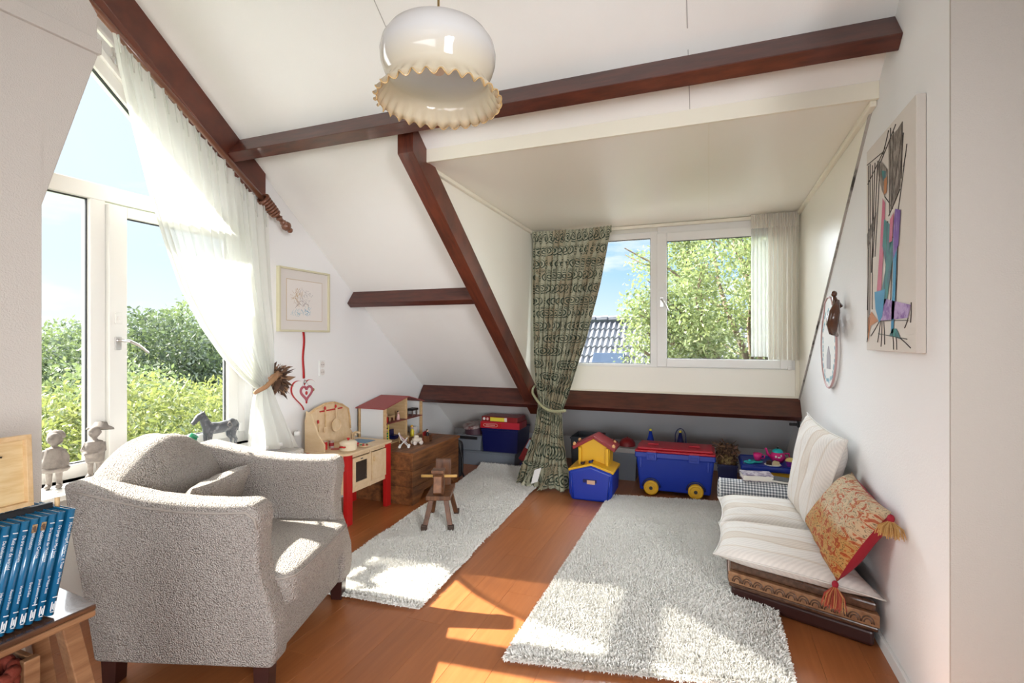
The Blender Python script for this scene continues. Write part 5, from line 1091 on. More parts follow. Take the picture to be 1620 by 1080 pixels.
LD = MB().tube([(-2.83, 4.03, Z0 + .007), (-2.85, 4.055, .655)], .004, 5).tube([(-2.83, 4.10, Z0 + .007), (-2.85, 4.12, .655)], .005, 5)
for i in range(7): z = .49 + i * .025; LD.tube([(-2.83 - .003 * i, 4.032 + .003 * i, z), (-2.83 - .003 * i, 4.105 + .002 * i, z)], .003, 5)
build('ladder', LD, 'yellow2', DH, w=True, label='yellow ladder')
def doll(label, x, y, z, h, body, head='skin', hair='hair', rz=0, sit=False):
    t = thing('toy_figure', label, 'toy figure', (x, y, z), rz); s = h / .1
    build('body', MB().lathe([(.0, 0), (.020 * s, 0), (.017 * s, .03 * s), (.012 * s, .058 * s), (.006 * s, .066 * s), (0, .068 * s)], 12), body, t, smooth=True)
    hd_ = build('head', MB().ball((0, 0, .080 * s), (.013 * s, .013 * s, .015 * s), n=12), head, t, smooth=True); build('hair', MB().ball((-.003 * s, 0, .086 * s), (.0135 * s, .014 * s, .013 * s), n=10, m=6), hair, hd_, smooth=True)
    for q in (-1, 1): build('arm', MB().tube([(0, q * .011 * s, .057 * s), (.008 * s, q * .020 * s, .035 * s)], [.005 * s, .004 * s], 6), body, t, smooth=True)
    return t
doll('tiny doll in a red dress upstairs at the left of the doll house', -2.85, 4.09, .657, .085, 'red', hair='white')
doll('tiny doll in a pink dress upstairs by the doll house divider', -2.84, 4.27, .657, .09, 'lpink')
doll('tiny doll in yellow downstairs right in the doll house', -2.80, 4.46, .465, .115, 'yellow2', hair='yellow')
doll('tiny doll in green downstairs in the doll house, behind the ladder', -2.95, 4.24, .465, .11, 'green')
def dh_furn(name, label, x, y, z, parts, cat='toy furniture'):
    t = thing(name, label, cat, (x, y, z))
    for nm, mb, m_ in parts: build(nm, mb, m_, t)
def legs4(w, d, h, r=.004):
    mb = MB()
    for a in (-1, 1):
        for b in (-1, 1): mb.box(a * w - r, a * w + r, b * d - r, b * d + r, 0, h)
    return mb
dh_furn('toy_table', 'tiny wooden toy table upstairs in the doll house', -2.88, 4.19, .657, [('tabletop', MB().box(-.03, .03, -.045, .045, .045, .051), 'pine'), ('legs', legs4(.022, .035, .045), 'pine')])
dh_furn('toy_wardrobe', 'tiny green toy wardrobe upstairs in the doll house', -3.05, 4.18, .657, [('carcass', MB().box(-.03, .03, -.06, .06, 0, .13), 'green'), ('door', MB().box(.030, .034, -.055, -.003, .01, .12), 'green')])
dh_furn('toy_lampshade', 'tiny yellow toy standing lamp upstairs right in the doll house', -2.87, 4.42, .657, [('shade', MB().lathe([(.030, .085), (.018, .135)], 14), 'yellow2'), ('stand', MB().lathe([(0, 0), (.015, 0), (.003, .005), (.003, .1), (0, .1)], 10), 'black')], cat='toy lamp')
dh_furn('toy_piano', 'tiny black toy piano upstairs right in the doll house', -2.86, 4.56, .657, [('top', MB().box(-.035, .035, -.055, .055, .055, .075), 'black'), ('legs', legs4(.025, .045, .055), 'metal')])
dh_furn('toy_armchair', 'tiny dark blue toy armchair downstairs in the doll house', -2.90, 4.29, .465, [('seat', MB().box(-.03, .03, -.035, .035, .0, .035), 'navy'), ('back', MB().box(-.04, -.028, -.035, .035, .03, .09), 'navy')])
dh_furn('toy_cupboard', 'tiny white toy cupboard downstairs at the right of the doll house', -2.86, 4.58, .465, [('carcass', MB().box(-.03, .03, -.03, .03, 0, .075), 'white'), ('door', MB().box(.030, .033, -.026, .026, .006, .07), 'mat_board')])
dh_furn('toy_stove', 'tiny dark toy stove downstairs in the doll house', -2.97, 4.45, .465, [('carcass', MB().box(-.03, .03, -.035, .035, 0, .09), 'black'), ('pipe', MB().tube([(0, 0, .09), (0, 0, .16)], .008, 8), 'navy')])
# toys in front of the doll's house
ST = thing('toy_pushchair', 'white toy pushchair on the chest before the doll house', 'toy pushchair', (-2.60, 4.00, .458), .5)
fm = MB()
for s in (-.028, .028):
    fm.tube([(-.035, s, .012), (.03, s, .085)], .0035, 6).tube([(.045, s, .012), (-.02, s, .075), (-.045, s, .13)], .0035, 6)
fm.tube([(-.045, -.028, .13), (-.045, .028, .13)], .0035, 6).tube([(.03, -.028, .085), (.03, .028, .085)], .0035, 6)
build('frame', fm, 'white', ST); build('seat_cloth', MB().grid(lambda u, v: (-.038 + .065 * v ** 1.3, -.025 + .05 * u, .12 - .075 * v + .03 * max(0, v - .6)), 4, 8), mat('pale_pink_cloth', (.62, .45, .50), .8), ST, solid=.004, smooth=True)
for x in (-.035, .045):
    for s in (-.034, .034): build('wheel', MB().lathe([(0, -.004), (.012, -.004), (.012, .004), (0, .004)], 14, T=TR(x, s, .012, PI / 2, 0, 0)), 'white', ST)
TC = thing('toy_pram', 'cream wooden toy car between the toy pushchair and the toy chair', 'toy car', (-2.56, 4.16, .458), .9)
build('body', MB().superq((0, 0, .045), (.045, .028, .018), .4, 16, 10).superq((-.008, 0, .07), (.022, .022, .018), .5, 14, 8), mat('cream_toy', (.66, .58, .48), .6), TC, smooth=True)
for x in (-.03, .03):
    for s in (-.033, .033): build('wheel', MB().lathe([(0, -.006), (.018, -.006), (.020, 0), (.018, .006), (0, .006)], 16, T=TR(x, s, .020, PI / 2, 0, 0)), mat('pale_wheel', (.72, .64, .58), .6), TC, smooth=True)
AR = thing('toy_chair', 'tiny red-brown toy chair on the chest with a small figure in it', 'toy chair', (-2.55, 4.34, .458), .2)
build('seat', MB().box(-.03, .03, -.04, .04, .015, .03), 'stoolwood', AR); build('back', MB().box(-.036, -.028, -.04, .04, .0, .09), 'dred', AR); build('arm', MB().box(-.03, .03, -.044, -.036, 0, .055), 'stoolwood', AR); build('arm', MB().box(-.03, .03, .036, .044, 0, .055), 'stoolwood', AR)
doll('tiny doll in a dark suit sitting in the toy chair on the chest', -2.553, 4.34, .488, .085, 'black')
dh_furn('toy_bench', 'tiny pine toy table on the chest in front of the doll house', -2.73, 4.20, .458, [('tabletop', MB().box(-.03, .03, -.05, .05, .05, .056), 'pine'), ('legs', legs4(.022, .04, .05), 'pine')])
BB = thing('black_bag', 'black folded bag standing between the chest and the toy boxes', 'bag', (-2.6, 4.76, 0)); build('bag_body', MB().superq((-2.58, 4.775, .20), (.19, .035, .20), .3, 20, 12), 'black', BB, w=True, smooth=True); build('strap', MB().tube([(-2.42, 4.75, .32), (-2.37, 4.73, .22), (-2.38, 4.74, .08), (-2.36, 4.75, .02)], .010, 6), 'black', BB, w=True, smooth=True)

# ================================================================== TOY STOOL (horse)
HS = thing('toy_horse_stool', 'small brown wooden horse-shaped stool on the cream runner', 'toy horse', (-1.95, 3.52, .022), -1.208)
build('seat', MB().box(-.17, .17, -.092, .092, .218, .252), 'stoolwood', HS, bevel=.006)
for x, y in ((.12, -.055), (.12, .055), (-.12, -.055), (-.12, .055)):
    sx, sy = math.copysign(1, x), math.copysign(1, y); lm = MB(); T1 = Vector((x, y, .218)); T2 = Vector((x + sx * .065, y + sy * .045, 0)); w_ = .018
    vs = [(T1.x + a * w_ * .8, T1.y + b * w_, T1.z) for a, b in ((-1, -1), (1, -1), (1, 1), (-1, 1))] + [(T2.x + a * w_ * .8, T2.y + b * w_, T2.z) for a, b in ((-1, -1), (1, -1), (1, 1), (-1, 1))]
    lm.add(vs, [(0, 1, 2, 3), (7, 6, 5, 4)] + [(i, i + 4, (i + 1) % 4 + 4, (i + 1) % 4) for i in range(4)]); lg = build('leg', lm, 'stoolwood', HS, bevel=.004)
    build('hoof', MB().box(T2.x - .020, T2.x + .020, T2.y - .022, T2.y + .022, 0, .045), mat('dark_hoof', (.05, .026, .016), .5), lg, bevel=.006)
build('neck', MB().prism([(.06, .252), (.13, .252), (.15, .42), (.075, .42)], 'y', -.040, .040), 'stoolwood', HS, bevel=.004)
build('muzzle', MB().prism([(.135, .30), (.165, .265), (.205, .285), (.175, .40), (.14, .405)], 'y', -.030, .030), wood('lighter_toy_wood', (.28, .12, .05), (.16, .065, .028), .45, (20, 20, 20)), HS, bevel=.004, label='lighter brown muzzle')
build('head_cap', MB().box(.075, .175, -.048, .048, .42, .443), 'stoolwood', HS, bevel=.004); build('backrest', MB().prism([(-.14, .252), (-.115, .252), (-.135, .46), (-.16, .46)], 'y', -.062, .062), 'stoolwood', HS, bevel=.006)
build('handle_bar', MB().tube([(.10, -.135, .385), (.10, .135, .385)], .0105, 12), mat('yellow_dowel', (.60, .36, .11), .4), HS, smooth=True, label='yellow dowel handle')

# ================================================================== BOXES UNDER THE EAVES
def bin_(name, label, x0, x1, y0, y1, z0, z1, m, lid='clearbox', fill=None, lidh=.02, cat='box', taper=.012):
    t = thing(name, label, cat, ((x0 + x1) / 2, (y0 + y1) / 2, z0)); mb = MB(); a = taper
    bt = [(x0 + a, y0 + a, z0), (x1 - a, y0 + a, z0), (x1 - a, y1 - a, z0), (x0 + a, y1 - a, z0)]; tp = [(x0, y0, z1 - lidh), (x1, y0, z1 - lidh), (x1, y1, z1 - lidh), (x0, y1, z1 - lidh)]
    mb.add(bt + tp, [(3, 2, 1, 0)] + [(i, (i + 1) % 4, (i + 1) % 4 + 4, i + 4) for i in range(4)]); build('box_body', mb, m, t, w=True, solid=.004, bevel=.0)
    if lid: build('lid', MB().box(x0 - .008, x1 + .008, y0 - .008, y1 + .008, z1 - lidh, z1), lid, t, w=True, bevel=.006)
    if fill: build('contents', MB().superq(((x0 + x1) / 2, (y0 + y1) / 2, z0 + (z1 - z0) * .42), ((x1 - x0) * .44, (y1 - y0) * .42, (z1 - z0) * .36), .3, 16, 8), fill, t, w=True)
    build('rim', MB().box(x0 - .006, x1 + .006, y0 - .010, y0 - .003, z1 - lidh - .02, z1 - lidh - .004), m, t, w=True); return t
filler_blue = mat('blue_toy_filling', (.03, .08, .16), .8, var=((25, 25, 25), (.12, .20, .28), .45, .6))
bin_('storage_box', 'wide translucent storage box on the floor under the eaves', -2.76, -2.02, 5.32, 5.72, 0, .165, 'clearbox', fill=filler_blue)
sb2 = bin_('storage_box', 'small translucent storage box under the round tin', -2.74, -2.44, 5.34, 5.66, .166, .335, 'clearbox', fill='contents', lid='clearbox')
build('lid_clip', MB().box(-2.70, -2.48, 5.322, 5.334, .29, .325), 'black', sb2, w=True, bevel=.004, label='black front clip')
bin_('storage_box', 'deep navy blue storage box under the red game box', -2.425, -1.99, 5.34, 5.74, .166, .435, 'navy', lid='navy')
RT = thing('round_tin', 'round tin with a patterned lid on the small translucent box', 'tin', (-2.58, 5.47, .336))
build('tin_body', MB().lathe([(0, 0), (.115, 0), (.115, .085), (0, .085)], 30), mat('purple_brown_tin', (.075, .03, .045), .5), RT); build('tin_lid', MB().lathe([(.125, .085), (.125, .115), (.115, .12), (0, .121)], 30, T=TR(0, 0, 0, .16, -.08, 0)), mat('patterned_tin_lid', (.36, .30, .28), .4, var=((24, 24, 24), (.20, .06, .06), .45, .6)), RT, smooth=False, bevel=.002)
GB = thing('game_box', 'red board game box with a yellow label on the navy box', 'game box', (-2.2, 5.40, .436), .03)
build('box_base', MB().box(-.235, .235, -.085, .18, 0, .075), 'cred', GB, bevel=.002); build('box_front', MB().box(-.225, .02, -.0875, -.085, .012, .060), 'red', GB)
GB2 = thing('game_box', 'flat red and brown game box with a yellow label, topmost under the eaves', 'game box', (-2.195, 5.39, .512), -.02)
build('box_base', MB().box(-.22, .215, -.08, .17, 0, .058), 'dred', GB2, bevel=.002); build('yellow_label', MB().box(-.115, .06, -.0825, -.080, .008, .050), 'yellow2', GB2, label='yellow label'); build('picture_label', MB().box(.060, .09, -.0825, -.080, .008, .050), 'paper', GB2)
build('badge', MB().prism([(-.19 + .016 * math.cos(a), .030 + .016 * math.sin(a)) for a in [2 * PI * i / 16 for i in range(16)]], 'y', -.083, -.080), 'white', GB2); build('badge', MB().prism([(-.148 + .014 * math.cos(a), .030 + .016 * math.sin(a)) for a in [2 * PI * i / 16 for i in range(16)]], 'y', -.083, -.080), 'lpink', GB2)
oval = [(-.11 + .085 * math.copysign(abs(math.cos(a)) ** .6, math.cos(a)), -.0885, .036 + .018 * math.copysign(abs(math.sin(a)) ** .6, math.sin(a))) for a in [2 * PI * i / 30 for i in range(31)]]
build('emblem_outline', MB().tube(oval, .0018, 4, cap=False), 'paper', GB)
lt = MB()
for i in range(7): lt.box(-.165 + i * .016, -.155 + i * .016, -.0885, -.0875, .030, .042)
build('emblem_marks', lt, 'lpink', GB)
RW = thing('picture_book_box', 'red and pale blue box leaning behind the patterned curtain', 'box', (-1.83, 5.25, 0)); build('box_body', MB().box(-.11, .11, -.03, .03, -.13, .13, T=TR(-1.79, 5.28, .20, 0, .5, 0)), 'dred', RW, w=True, bevel=.003); build('cover_print', MB().box(-.10, .10, -.032, -.030, .02, .125, T=TR(-1.79, 5.28, .20, 0, .5, 0)), mat('pale_blue_print', (.45, .55, .62), .5), RW, w=True); build('foot_box', MB().box(-1.92, -1.62, 5.22, 5.40, 0, .10), 'navy', RW, w=True)
GR = bin_('storage_box', 'dark grey crate behind the patterned curtain and the toy house', -1.36, -1.06, 5.25, 5.60, 0, .44, mat('grey_crate', (.05, .055, .065), .5), lid=None)
CR = bin_('storage_box', 'translucent toy crate with pale lid between the toy house and the wagon', -1.0, -.69, 5.30, 5.62, 0, .33, 'clearbox', fill='contents', lid=mat('pale_grey_lid', (.36, .35, .34), .5), lidh=.05)
for x, lab, r_ in ((-.94, 'dark red plastic dome at the left on the pale-lidded crate', .05), (-.80, 'larger dark red plastic dome on the pale-lidded crate', .085)):
    t = thing('red_dome', lab, 'toy', (x, 5.44, .331)); build('dome', MB().lathe([(r_, 0), (r_ * .95, r_ * .4), (r_ * .7, r_ * .75), (r_ * .3, r_ * .95), (0, r_)], 22), 'dred', t, smooth=True); build('dome_knob', MB().ball((0, 0, r_), .008), 'dred', t, smooth=True)
# toy house tub
TH_ = thing('toy_house_tub', 'blue and yellow plastic toy house with a red roof beside the curtain', 'toy house', (-.99, 4.66, 0))
bt = [(-1.16, .0), (-.83, .0), (-.795, .06), (-.79, .255), (-.985, .315), (-1.19, .255), (-1.185, .06)]
build('tub', MB().prism(bt, 'y', 4.50, 4.86), 'blue', TH_, w=True, bevel=.022, seg=4); build('tub_lid', MB().prism([(-1.195, .25), (-.785, .25), (-.785, .272), (-.985, .332), (-1.195, .272)], 'y', 4.52, 4.88), 'yellow', TH_, w=True, bevel=.006)
build('handle_recess', MB().box(-1.055, -.93, 4.494, 4.502, .165, .195), 'navy', TH_, w=True, bevel=.01); build('sticker', MB().box(-1.015, -.945, 4.490, 4.495, .155, .19), mat('beige_sticker', (.60, .40, .27), .6), TH_, w=True, label='beige sticker')
for x in (-1.165, -.81): build('tub_rib', MB().tube([(x, 4.497, .24), (x + (.02 if x < -1 else -.02), 4.497, .02)], .010, 8), 'blue', TH_, w=True, smooth=True)
hb_ = [(-1.13, .29), (-.85, .29), (-.84, .46), (-.985, .535), (-1.14, .46)]
build('house_wall', MB().prism(hb_, 'y', 4.66, 4.86), 'yellow', TH_, w=True, bevel=.008)
for x in (-1.115, -.865): build('corner_post', MB().box(x - .014, x + .014, 4.632, 4.668, .29, .45), 'yellow', TH_, w=True, bevel=.005)
build('roof_half', MB().prism([(-1.185, .455), (-.985, .560), (-.985, .535), (-1.175, .425)], 'y', 4.62, 4.88), 'dred', TH_, w=True, bevel=.004); build('roof_half', MB().prism([(-.785, .455), (-.985, .560), (-.985, .535), (-.795, .425)], 'y', 4.62, 4.88), 'dred', TH_, w=True, bevel=.004)
for x, y in ((-1.165, 4.635), (-.805, 4.635), (-1.165, 4.84), (-.83, 4.84)): build('roof_knob', MB().ball((x, y, .475), (.016, .016, .018)), mat('peach_knob', (.70, .38, .16), .4), TH_, w=True, smooth=True)
for x, nm, lab, m_ in ((-1.075, 'toy_animal', 'tiny dark toy animal lying at the left on the toy house tub lid', 'mahog'), (-1.0, 'toy_bird', 'tiny dark blue toy bird on the ridge of the toy house tub lid', 'navy')):
    t = thing(nm, lab, 'toy animal', (x, 4.575, .318 if x > -1.05 else .305)); build('body', MB().superq((x, 4.575, .335 if x > -1.05 else .318), (.020, .016, .014), .8, 12, 8), m_, t, w=True, smooth=True); build('head', MB().ball((x + .018, 4.57, .350 if x > -1.05 else .330), .009, n=8, m=6), m_, t, w=True, smooth=True)
# wagon
WG = thing('toy_wagon_box', 'blue wheeled toy storage wagon with a red lid', 'toy wagon', (-.30, 5.08, 0), .015)
def wl(x): return x + .30
mb = MB(); a = .02
bt = [(-.31, -.155, .035), (.31, -.155, .035), (.31, .155, .035), (-.31, .155, .035)]; tp = [(-.345, -.19, .385), (.345, -.19, .385), (.345, .19, .385), (-.345, .19, .385)]
mb.add(bt + tp, [(3, 2, 1, 0), (4, 5, 6, 7)] + [(i, (i + 1) % 4, (i + 1) % 4 + 4, i + 4) for i in range(4)]); build('wagon_body', mb, 'blue', WG, bevel=.015, seg=3)
build('rim_band', MB().box(-.352, .352, -.197, .197, .345, .395), 'blue', WG, bevel=.008, seg=3)
build('lid', MB().box(-.352, .352, -.20, .20, .395, .415).box(-.33, .33, -.175, .175, .415, .437), 'cred', WG, bevel=.010, seg=3)
for x in (-.20, .17): 
    build('latch', MB().box(x - .045, x + .045, -.207, -.196, .325, .40).box(x - .03, x + .03, -.212, -.205, .345, .38), 'blue', WG, bevel=.003); build('lid_tab', MB().box(x - .04, x + .04, -.206, -.198, .398, .418), 'cred', WG, bevel=.003)
    build('lid_grip', MB().box(x - .05, x + .05, -.03, .03, .436, .45), 'cred', WG, bevel=.005)
for x in (-.30, .29): build('body_rib', MB().box(x - .012, x + .012, -.186, -.165, .25, .35), 'blue', WG, bevel=.004)
for x in (-.205, .185):
    for s in (-1, 1):
        y = s * .185; wh = build('wheel', MB().lathe([(0, -.022), (.058, -.022), (.066, -.016), (.068, 0), (.066, .016), (.058, .022), (.048, .022), (.046, .016), (.030, .016), (.028, .022), (.016, .022), (0, .020)], 32, T=TR(x, y, .070, PI / 2 * (1 if s < 0 else -1), 0, 0)), 'yellow', WG, smooth=False, bevel=.002, label='yellow wheel'); build('hub', MB().lathe([(0, .018), (.016, .018), (.016, .026), (0, .026)], 16, T=TR(x, y, .070, PI / 2 * (1 if s < 0 else -1), 0, 0)), 'black', wh)
    build('wheel_arch', MB().tube([(x + .078 * math.cos(a), -.172, .072 + .078 * math.sin(a)) for a in [PI * i / 14 for i in range(15)]], .008, 6), 'navy', WG, smooth=True)
for x, lab in ((-.56, 'small blue party cone with a yellow ball behind the wagon, at its left'), (-.27, 'small dark cone with a yellow ball behind the wagon, inside the wire hoop')):
    t = thing('toy_cone', lab, 'toy cone', (x, 5.40, .0)); build('cone', MB().lathe([(.05, 0), (.048, .36), (.012, .505), (0, .507)], 18, T=TR(x, 5.40, 0)), 'blue' if x < -.4 else 'navy', t, w=True, smooth=True); build('ball', MB().ball((x, 5.40, .515), .014), 'yellow2', t, w=True, smooth=True)
t = thing('wire_hoop', 'thin dark wire hoop standing behind the wagon', 'hoop', (-.27, 5.33, 0)); build('wire', MB().tube([(-.315, 5.33, 0)] + [(-.265 + .05 * math.cos(a), 5.33, .47 + .09 * math.sin(a)) for a in [PI - PI * i / 12 for i in range(13)]] + [(-.215, 5.33, 0)], .0045, 6), 'navy', t, w=True, smooth=True); build('foot', MB().box(-.34, -.19, 5.315, 5.345, 0, .01), 'navy', t, w=True)
# navy bin with fluffy gold filling
NB = bin_('storage_bin', 'dark navy bin with gold-brown dressing-up clothes between wagon and tea table', .075, .243, 5.12, 5.42, 0, .285, 'navy', lid=None, lidh=.0)
r = np.random.default_rng(31); n = 900; P_ = np.c_[r.uniform(.08, .235, n), r.uniform(5.14, 5.40, n), .25 + .16 * np.abs(r.normal(size=n)).clip(0, 1.1) * (1 - ((r.random(n) - .5) * 1.2) ** 2)]; d = r.normal(size=(n, 3)) * .022; w_ = r.normal(size=(n, 3)) * .010
link_mesh('dressing_up_cloth', quads_mesh('dressing_up_cloth', np.stack([P_, P_ + w_, P_ + d + w_, P_ + d], 1), 'feather'), NB)
build('cloth_heap', MB().superq((.158, 5.27, .29), (.08, .12, .085), .7, 16, 10), mat('gold_brown_cloth', (.17, .10, .035), .7, var=((40, 40, 40), (.35, .24, .08), .45, .6)), NB, w=True, smooth=True)
# blue and yellow play table with the tea set
PT_ = thing('play_table', 'blue-topped yellow plastic play box holding the toy tea set', 'play table', (.50, 5.02, 0))
build('table_base', MB().box(.30, .735, 4.88, 5.20, 0, .315), 'yellow', PT_, w=True, bevel=.02, seg=3); build('table_top', MB().box(.255, .745, 4.82, 5.25, .315, .362), 'blue', PT_, w=True, bevel=.018, seg=3); build('top_rim', MB().tube([(.27, 4.835, .362), (.73, 4.835, .362), (.73, 5.235, .362), (.27, 5.235, .362), (.27, 4.835, .362)], .007, 6), 'blue', PT_, w=True, smooth=True)
TE = thing('toy_teapot', 'magenta toy teapot with a turquoise lid on the play box', 'toy teapot', (.565, 5.06, .362))
build('pot_body', MB().lathe([(0, 0), (.040, 0), (.058, .025), (.062, .050), (.052, .078), (.035, .090)], 26), 'pink', TE, smooth=True); ld = build('pot_lid', MB().lathe([(.045, .086), (.042, .100), (.025, .112), (0, .116)], 24), 'turq', TE, smooth=True); build('lid_knob', MB().ball((0, 0, .124), .010), 'black', ld, smooth=True)
build('spout', MB().tube([(-.055, 0, .045), (-.080, 0, .065), (-.088, 0, .10), (-.098, 0, .115)], [.014, .011, .009, .010], 10), 'pink', TE, smooth=True); build('pot_handle', MB().tube([(.055, 0, .075), (.088, 0, .080), (.092, 0, .045), (.056, 0, .030)], .007, 8), 'pink', TE, smooth=True)
build('painted_face', MB().ball((-.02, -.058, .055), (.008, .004, .010)).ball((.005, -.061, .05), (.012, .003, .007)).ball((.022, -.057, .065), (.007, .004, .010)), 'white', TE, smooth=True)
def saucer(label, x, y, z, m_, r_=.05): t = thing('toy_saucer', label, 'toy saucer', (x, y, z)); build('dish', MB().lathe([(0, 0), (r_ * .5, 0), (r_, .010), (r_ * .96, .013), (0, .004)], 22), m_, t, smooth=True); build('dish_foot', MB().lathe([(0, -.0), (r_ * .45, 0), (r_ * .45, .002)], 18), m_, t)
def cup(label, x, y, z, m_, rz): t = thing('toy_cup', label, 'toy cup', (x, y, z), rz); build('cup_body', MB().lathe([(0, 0), (.024, 0), (.034, .03), (.037, .062), (.033, .062), (.028, .02), (0, .008)], 22), m_, t, smooth=True); build('cup_handle', MB().tube([(.034, 0, .052), (.056, 0, .050), (.054, 0, .022), (.030, 0, .018)], .005, 8), m_, t, smooth=True); return t
saucer('turquoise toy saucer beneath the pink cup', .385, 4.97, .363, 'turq', .055); cup('pink toy cup tilted on the turquoise saucer', .40, 5.0, .376, 'pink', 0)
t = thing('toy_clover_dish', 'turquoise clover-shaped toy dish left of the pink cup', 'toy dish', (.33, 4.91, .362)); build('dish', MB().ball((.33, 4.905, .370), (.030, .024, .010)).ball((.355, 4.935, .372), (.026, .022, .010)).ball((.305, 4.93, .372), (.022, .020, .010)), 'turq', t, w=True, smooth=True); build('dish_knob', MB().ball((.33, 4.92, .385), .012), 'turq', t, w=True, smooth=True)
t = thing('toy_cake_slices', 'chocolate and vanilla toy cake slices on a white plate', 'toy cake', (.51, 4.90, .362)); build('plate', MB().lathe([(0, 0), (.05, 0), (.068, .008), (.065, .011), (0, .005)], 24, T=TR(.51, 4.90, .362)), 'white', t, w=True, smooth=True)
build('chocolate_slice', MB().prism([(.455, 4.87), (.50, 4.87), (.49, 4.925)], 'z', .370, .405), 'mahog', t, w=True, bevel=.002, label='chocolate slice'); build('vanilla_slice', MB().prism([(.505, 4.87), (.56, 4.875), (.525, 4.93)], 'z', .370, .402), mat('vanilla', (.70, .55, .34), .6), t, w=True, bevel=.002, label='vanilla slice')
t = thing('toy_cupcake', 'purple toy cupcake with yellow icing beside the striped cushion', 'toy cupcake', (.645, 4.92, .362)); build('case', MB().lathe([(0, 0), (.024, 0), (.036, .045), (0, .045)], 20, T=TR(.645, 4.92, .362)), 'purple', t, w=True); build('icing', MB().lathe([(.040, .045), (.036, .058), (.016, .072), (0, .074)], 20, T=TR(.645, 4.92, .362)), mat('pale_yellow_icing', (.72, .58, .20), .5), t, w=True, smooth=True)
t = thing('small_hook', 'small black hook on the eave wall above the tea set', 'hook', (.70, 5.30, .66)); build('hook_arm', MB().box(.68, .755, 5.24, 5.26, .66, .685, T=TR(0, 0, 0)), 'black', t, w=True, bevel=.004); build('hook_plate', MB().box(.745, .762, 5.22, 5.28, .65, .70), 'black', t, w=True)

# ================================================================== FRONT LEFT: SIDE TABLE AND BOOKS
SB = thing('oak_side_table', 'dark-topped oak side table in the lower left corner holding the books', 'side table', (-1.98, .65, 0))
tp_ = [(-1.835, .10), (-1.835, 1.052), (-1.90, 1.062), (-2.14, 1.085), (-2.14, .10)]
build('tabletop', MB().prism(tp_, 'z', .582, .600), 'oaktop', SB, w=True, bevel=.004); build('tabletop_edge', MB().prism(tp_, 'z', .560, .5815), 'oak', SB, w=True, bevel=.006)
for x, y, ox, oy in ((-1.885, .995, .03, .10), (-2.08, 1.0, -.05, .10), (-1.885, .20, .03, -.10), (-2.08, .20, -.05, -.10)):
    w_ = .024; T1 = Vector((x, y, .56)); T2 = Vector((x + ox, y + oy, 0)); vs = [(T.x + a * w_, T.y + b * w_, T.z) for T in (T1, T2) for a, b in ((-1, -1), (1, -1), (1, 1), (-1, 1))]
    build('leg', MB().add(vs, [(0, 1, 2, 3), (7, 6, 5, 4)] + [(i, i + 4, (i + 1) % 4 + 4, (i + 1) % 4) for i in range(4)]), 'oak', SB, w=True, bevel=.004)
WC = thing('wooden_crate', 'wooden crate under the side table holding the rust-red basket', 'crate', (-1.97, .70, 0))
build('crate_post', MB().box(-1.90, -1.875, .885, .925, 0, .50), 'oak', WC, w=True, bevel=.003); build('crate_side', MB().box(-2.10, -1.90, .905, .920, 0, .50), 'oak', WC, w=True, bevel=.002); build('crate_bottom', MB().box(-2.10, -1.88, .40, .905, .0, .02), 'oak', WC, w=True)
WB = thing('woven_basket', 'rust-red braided basket under the side table', 'basket', (-1.93, .76, .02)); 
for k in range(14):
    z = .04 + k * .034; pts = []
    for i in range(61): a = 2 * PI * i / 60; pts.append((-1.945 + (.092 + .008 * math.sin(k)) * math.cos(a), .79 + (.095) * math.sin(a), z + .006 * math.sin(a * 14 + k * PI)))
    build('braid', MB().tube(pts, .0175, 8, cap=False), 'wicker', WB, w=True, smooth=True)
titles = [('Verne Omnibus', 'Jules Verne'), ('Robinson Crusoe', 'Daniel Defoe'), ('De laatste der Mohikanen', 'James Fenimore Cooper'), ('De reis van Mary Jones', 'Sir Walter Scott'), ('Michael Strogoff', 'Jules Verne')]
seq = [('Michael Strogoff, koerier v. d. Tsaar', 'Jules Verne'), ('De jonge van Mary Jones', 'Sir Walter Scott'), ('De laatste der Mohikanen', 'James Fenimore Cooper'), ('Robinson Crusoe', 'Daniel Defoe'), ('Winnetou', 'Harriet Beecher'), ('De drie musketiers', 'Alexandre Dumas'), ('Reis om de wereld', 'Jules Verne'), ('De kinderen van kapitein Grant', 'Jules Verne'), ('Ivanhoe', 'Sir Walter Scott'), ('De schat', 'R. L. Stevenson')]
ordn = ['rightmost blue book of the leaning row, with the widest gap beside it', 'second blue book from the right end of the leaning row', 'third blue book from the right end of the leaning row', 'fourth blue book from the right, with a torn gold spine head', 'fifth blue book from the right, with a gold emblem on its spine head', 'sixth blue book from the right end of the leaning row', 'seventh blue book from the right end of the leaning row', 'eighth blue book from the right end of the leaning row', 'ninth blue book from the right, its spine cut by the picture edge', 'tenth blue book from the right, barely inside the left picture edge']
goldm = mat('gold_spine_patch', (.45, .30, .14), .5, var=((90, 90, 90), (.10, .06, .04), .45, .6))
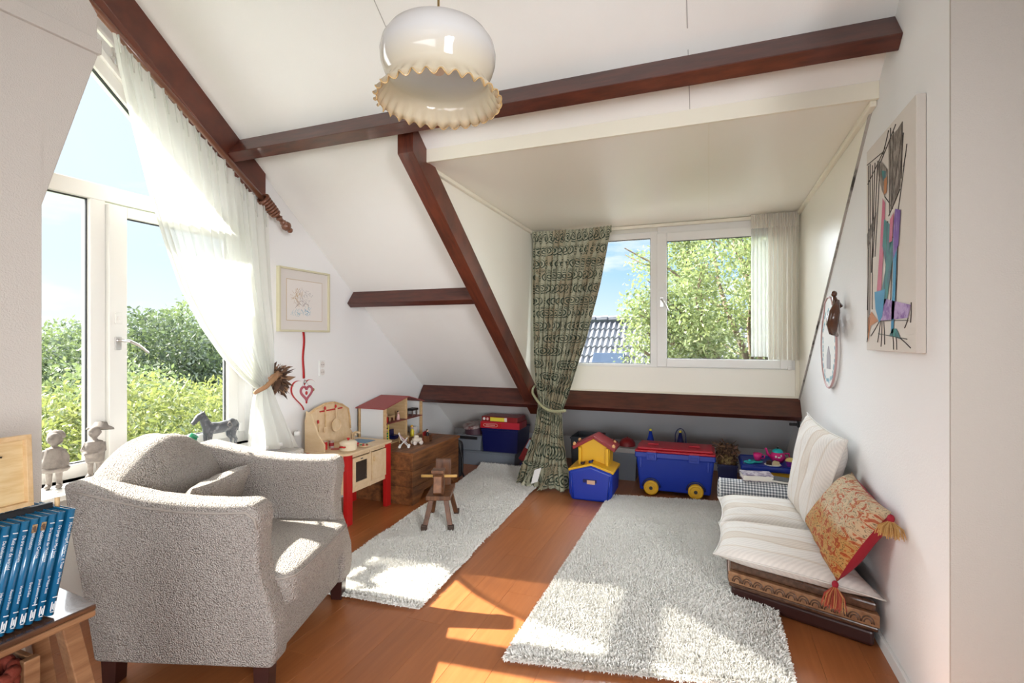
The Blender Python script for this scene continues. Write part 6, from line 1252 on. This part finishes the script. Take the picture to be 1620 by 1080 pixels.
for i, (a, b) in enumerate(seq):
    th = .0195; yb_ = .957 - i * .0222 - (.006 if i else 0); tilt = .19
    t = thing('blue_book', ordn[i], 'book', (-1.872, yb_, .602 + th * math.sin(tilt)), rot=(-tilt, 0, 0), group='blue hardback books on the side table'); H = .312
    build('cover', MB().box(-.19, -.003, -th, -th + .003, 0, H).box(-.19, -.003, -.003, 0, 0, H), 'bookblue', t, bevel=.001)
    build('spine', MB().grid(lambda u, v: (-.003 + .006 * math.sin(PI * u), -th + th * u, H * v), 8, 2), 'bookblue', t, smooth=True, solid=.002)
    build('page_block', MB().box(-.186, -.004, -th + .003, -.003, .004, H - .004), 'paper', t)
    T0 = Matrix.Translation((.0042, -th / 2, 0)) @ Matrix(((0, 0, 1, 0), (1, 0, 0, 0), (0, 1, 0, 0), (0, 0, 0, 1)))
    # lettering reads downward
    Tt = T0 @ Matrix.Translation((0, .272, 0)) @ Matrix.Rotation(-PI / 2, 4, 'Z'); tm = text_mesh(a, .0125 if len(a) < 18 else .0105); g = MB(); g.add(tm.v, tm.f, T=Tt @ Matrix.Diagonal((.9, 1, 1, 1))); o = build('title_lettering', g, 'silver', t)
    Tt = T0 @ Matrix.Translation((0, .125, 0)) @ Matrix.Rotation(-PI / 2, 4, 'Z'); tm = text_mesh(b, .0088); g = MB(); g.add(tm.v, tm.f, T=Tt @ Matrix.Diagonal((.85, 1, 1, 1))); build('author_lettering', g, 'silver', t)
    eb = MB(); eb.box(.0030, .0044, -th + .004, -.004, .052, .0545).box(.0030, .0044, -th + .004, -.004, .2845, .287)
    for q in range(3): eb.box(.0035, .0046, -th + .0035 + q * .0045, -th + .0065 + q * .0045, .014 + .004 * (q % 2), .040 - .006 * (q % 2))
    eb.box(.0035, .0046, -th + .005, -.005, .010, .012); build('foil_ornament', eb, 'silver', t)
    if i in (3, 4): build('spine_patch', MB().box(.003, .0052, -th + .004, -.004, .272, .296), goldm, t, label='worn gold patch')
WBX = thing('open_wooden_box', 'pale wooden box lid standing open on top of the blue books', 'box', (-1.97, .75, .925))
LT = TR(-1.955, .945, .935, 0, -.06, 0); fr_ = MB(); fr_.box(-.02, .006, -.235, 0, 0, .014, T=LT).box(-.02, .006, -.235, 0, .205, .219, T=LT).box(-.02, .006, -.014, 0, .014, .205, T=LT).box(-.02, .006, -.235, -.221, .014, .205, T=LT)
build('lid_frame', fr_, 'pine', WBX, w=True, bevel=.001); build('lid_panel', MB().box(-.020, -.014, -.221, -.014, .014, .205, T=LT), mat('pale_lid_panel', (.66, .50, .27), .5, var=((8, 8, 60), (.58, .40, .19), .4, .6)), WBX, w=True)
build('lid_strap', MB().tube([(-1.965, .79, 1.10), (-1.958, .84, 1.105), (-1.955, .87, 1.098)], .0025, 6), 'black', WBX, w=True, smooth=True)
build('black_rail', MB().box(-1.965, -1.950, .70, .995, .912, .930), 'black', WBX, w=True, bevel=.002); build('rail_end', MB().tube([(-1.955, 1.008, .905), (-1.955, 1.008, .94)], .007, 10), 'pine', WBX, w=True, smooth=True, label='pale wooden end post')
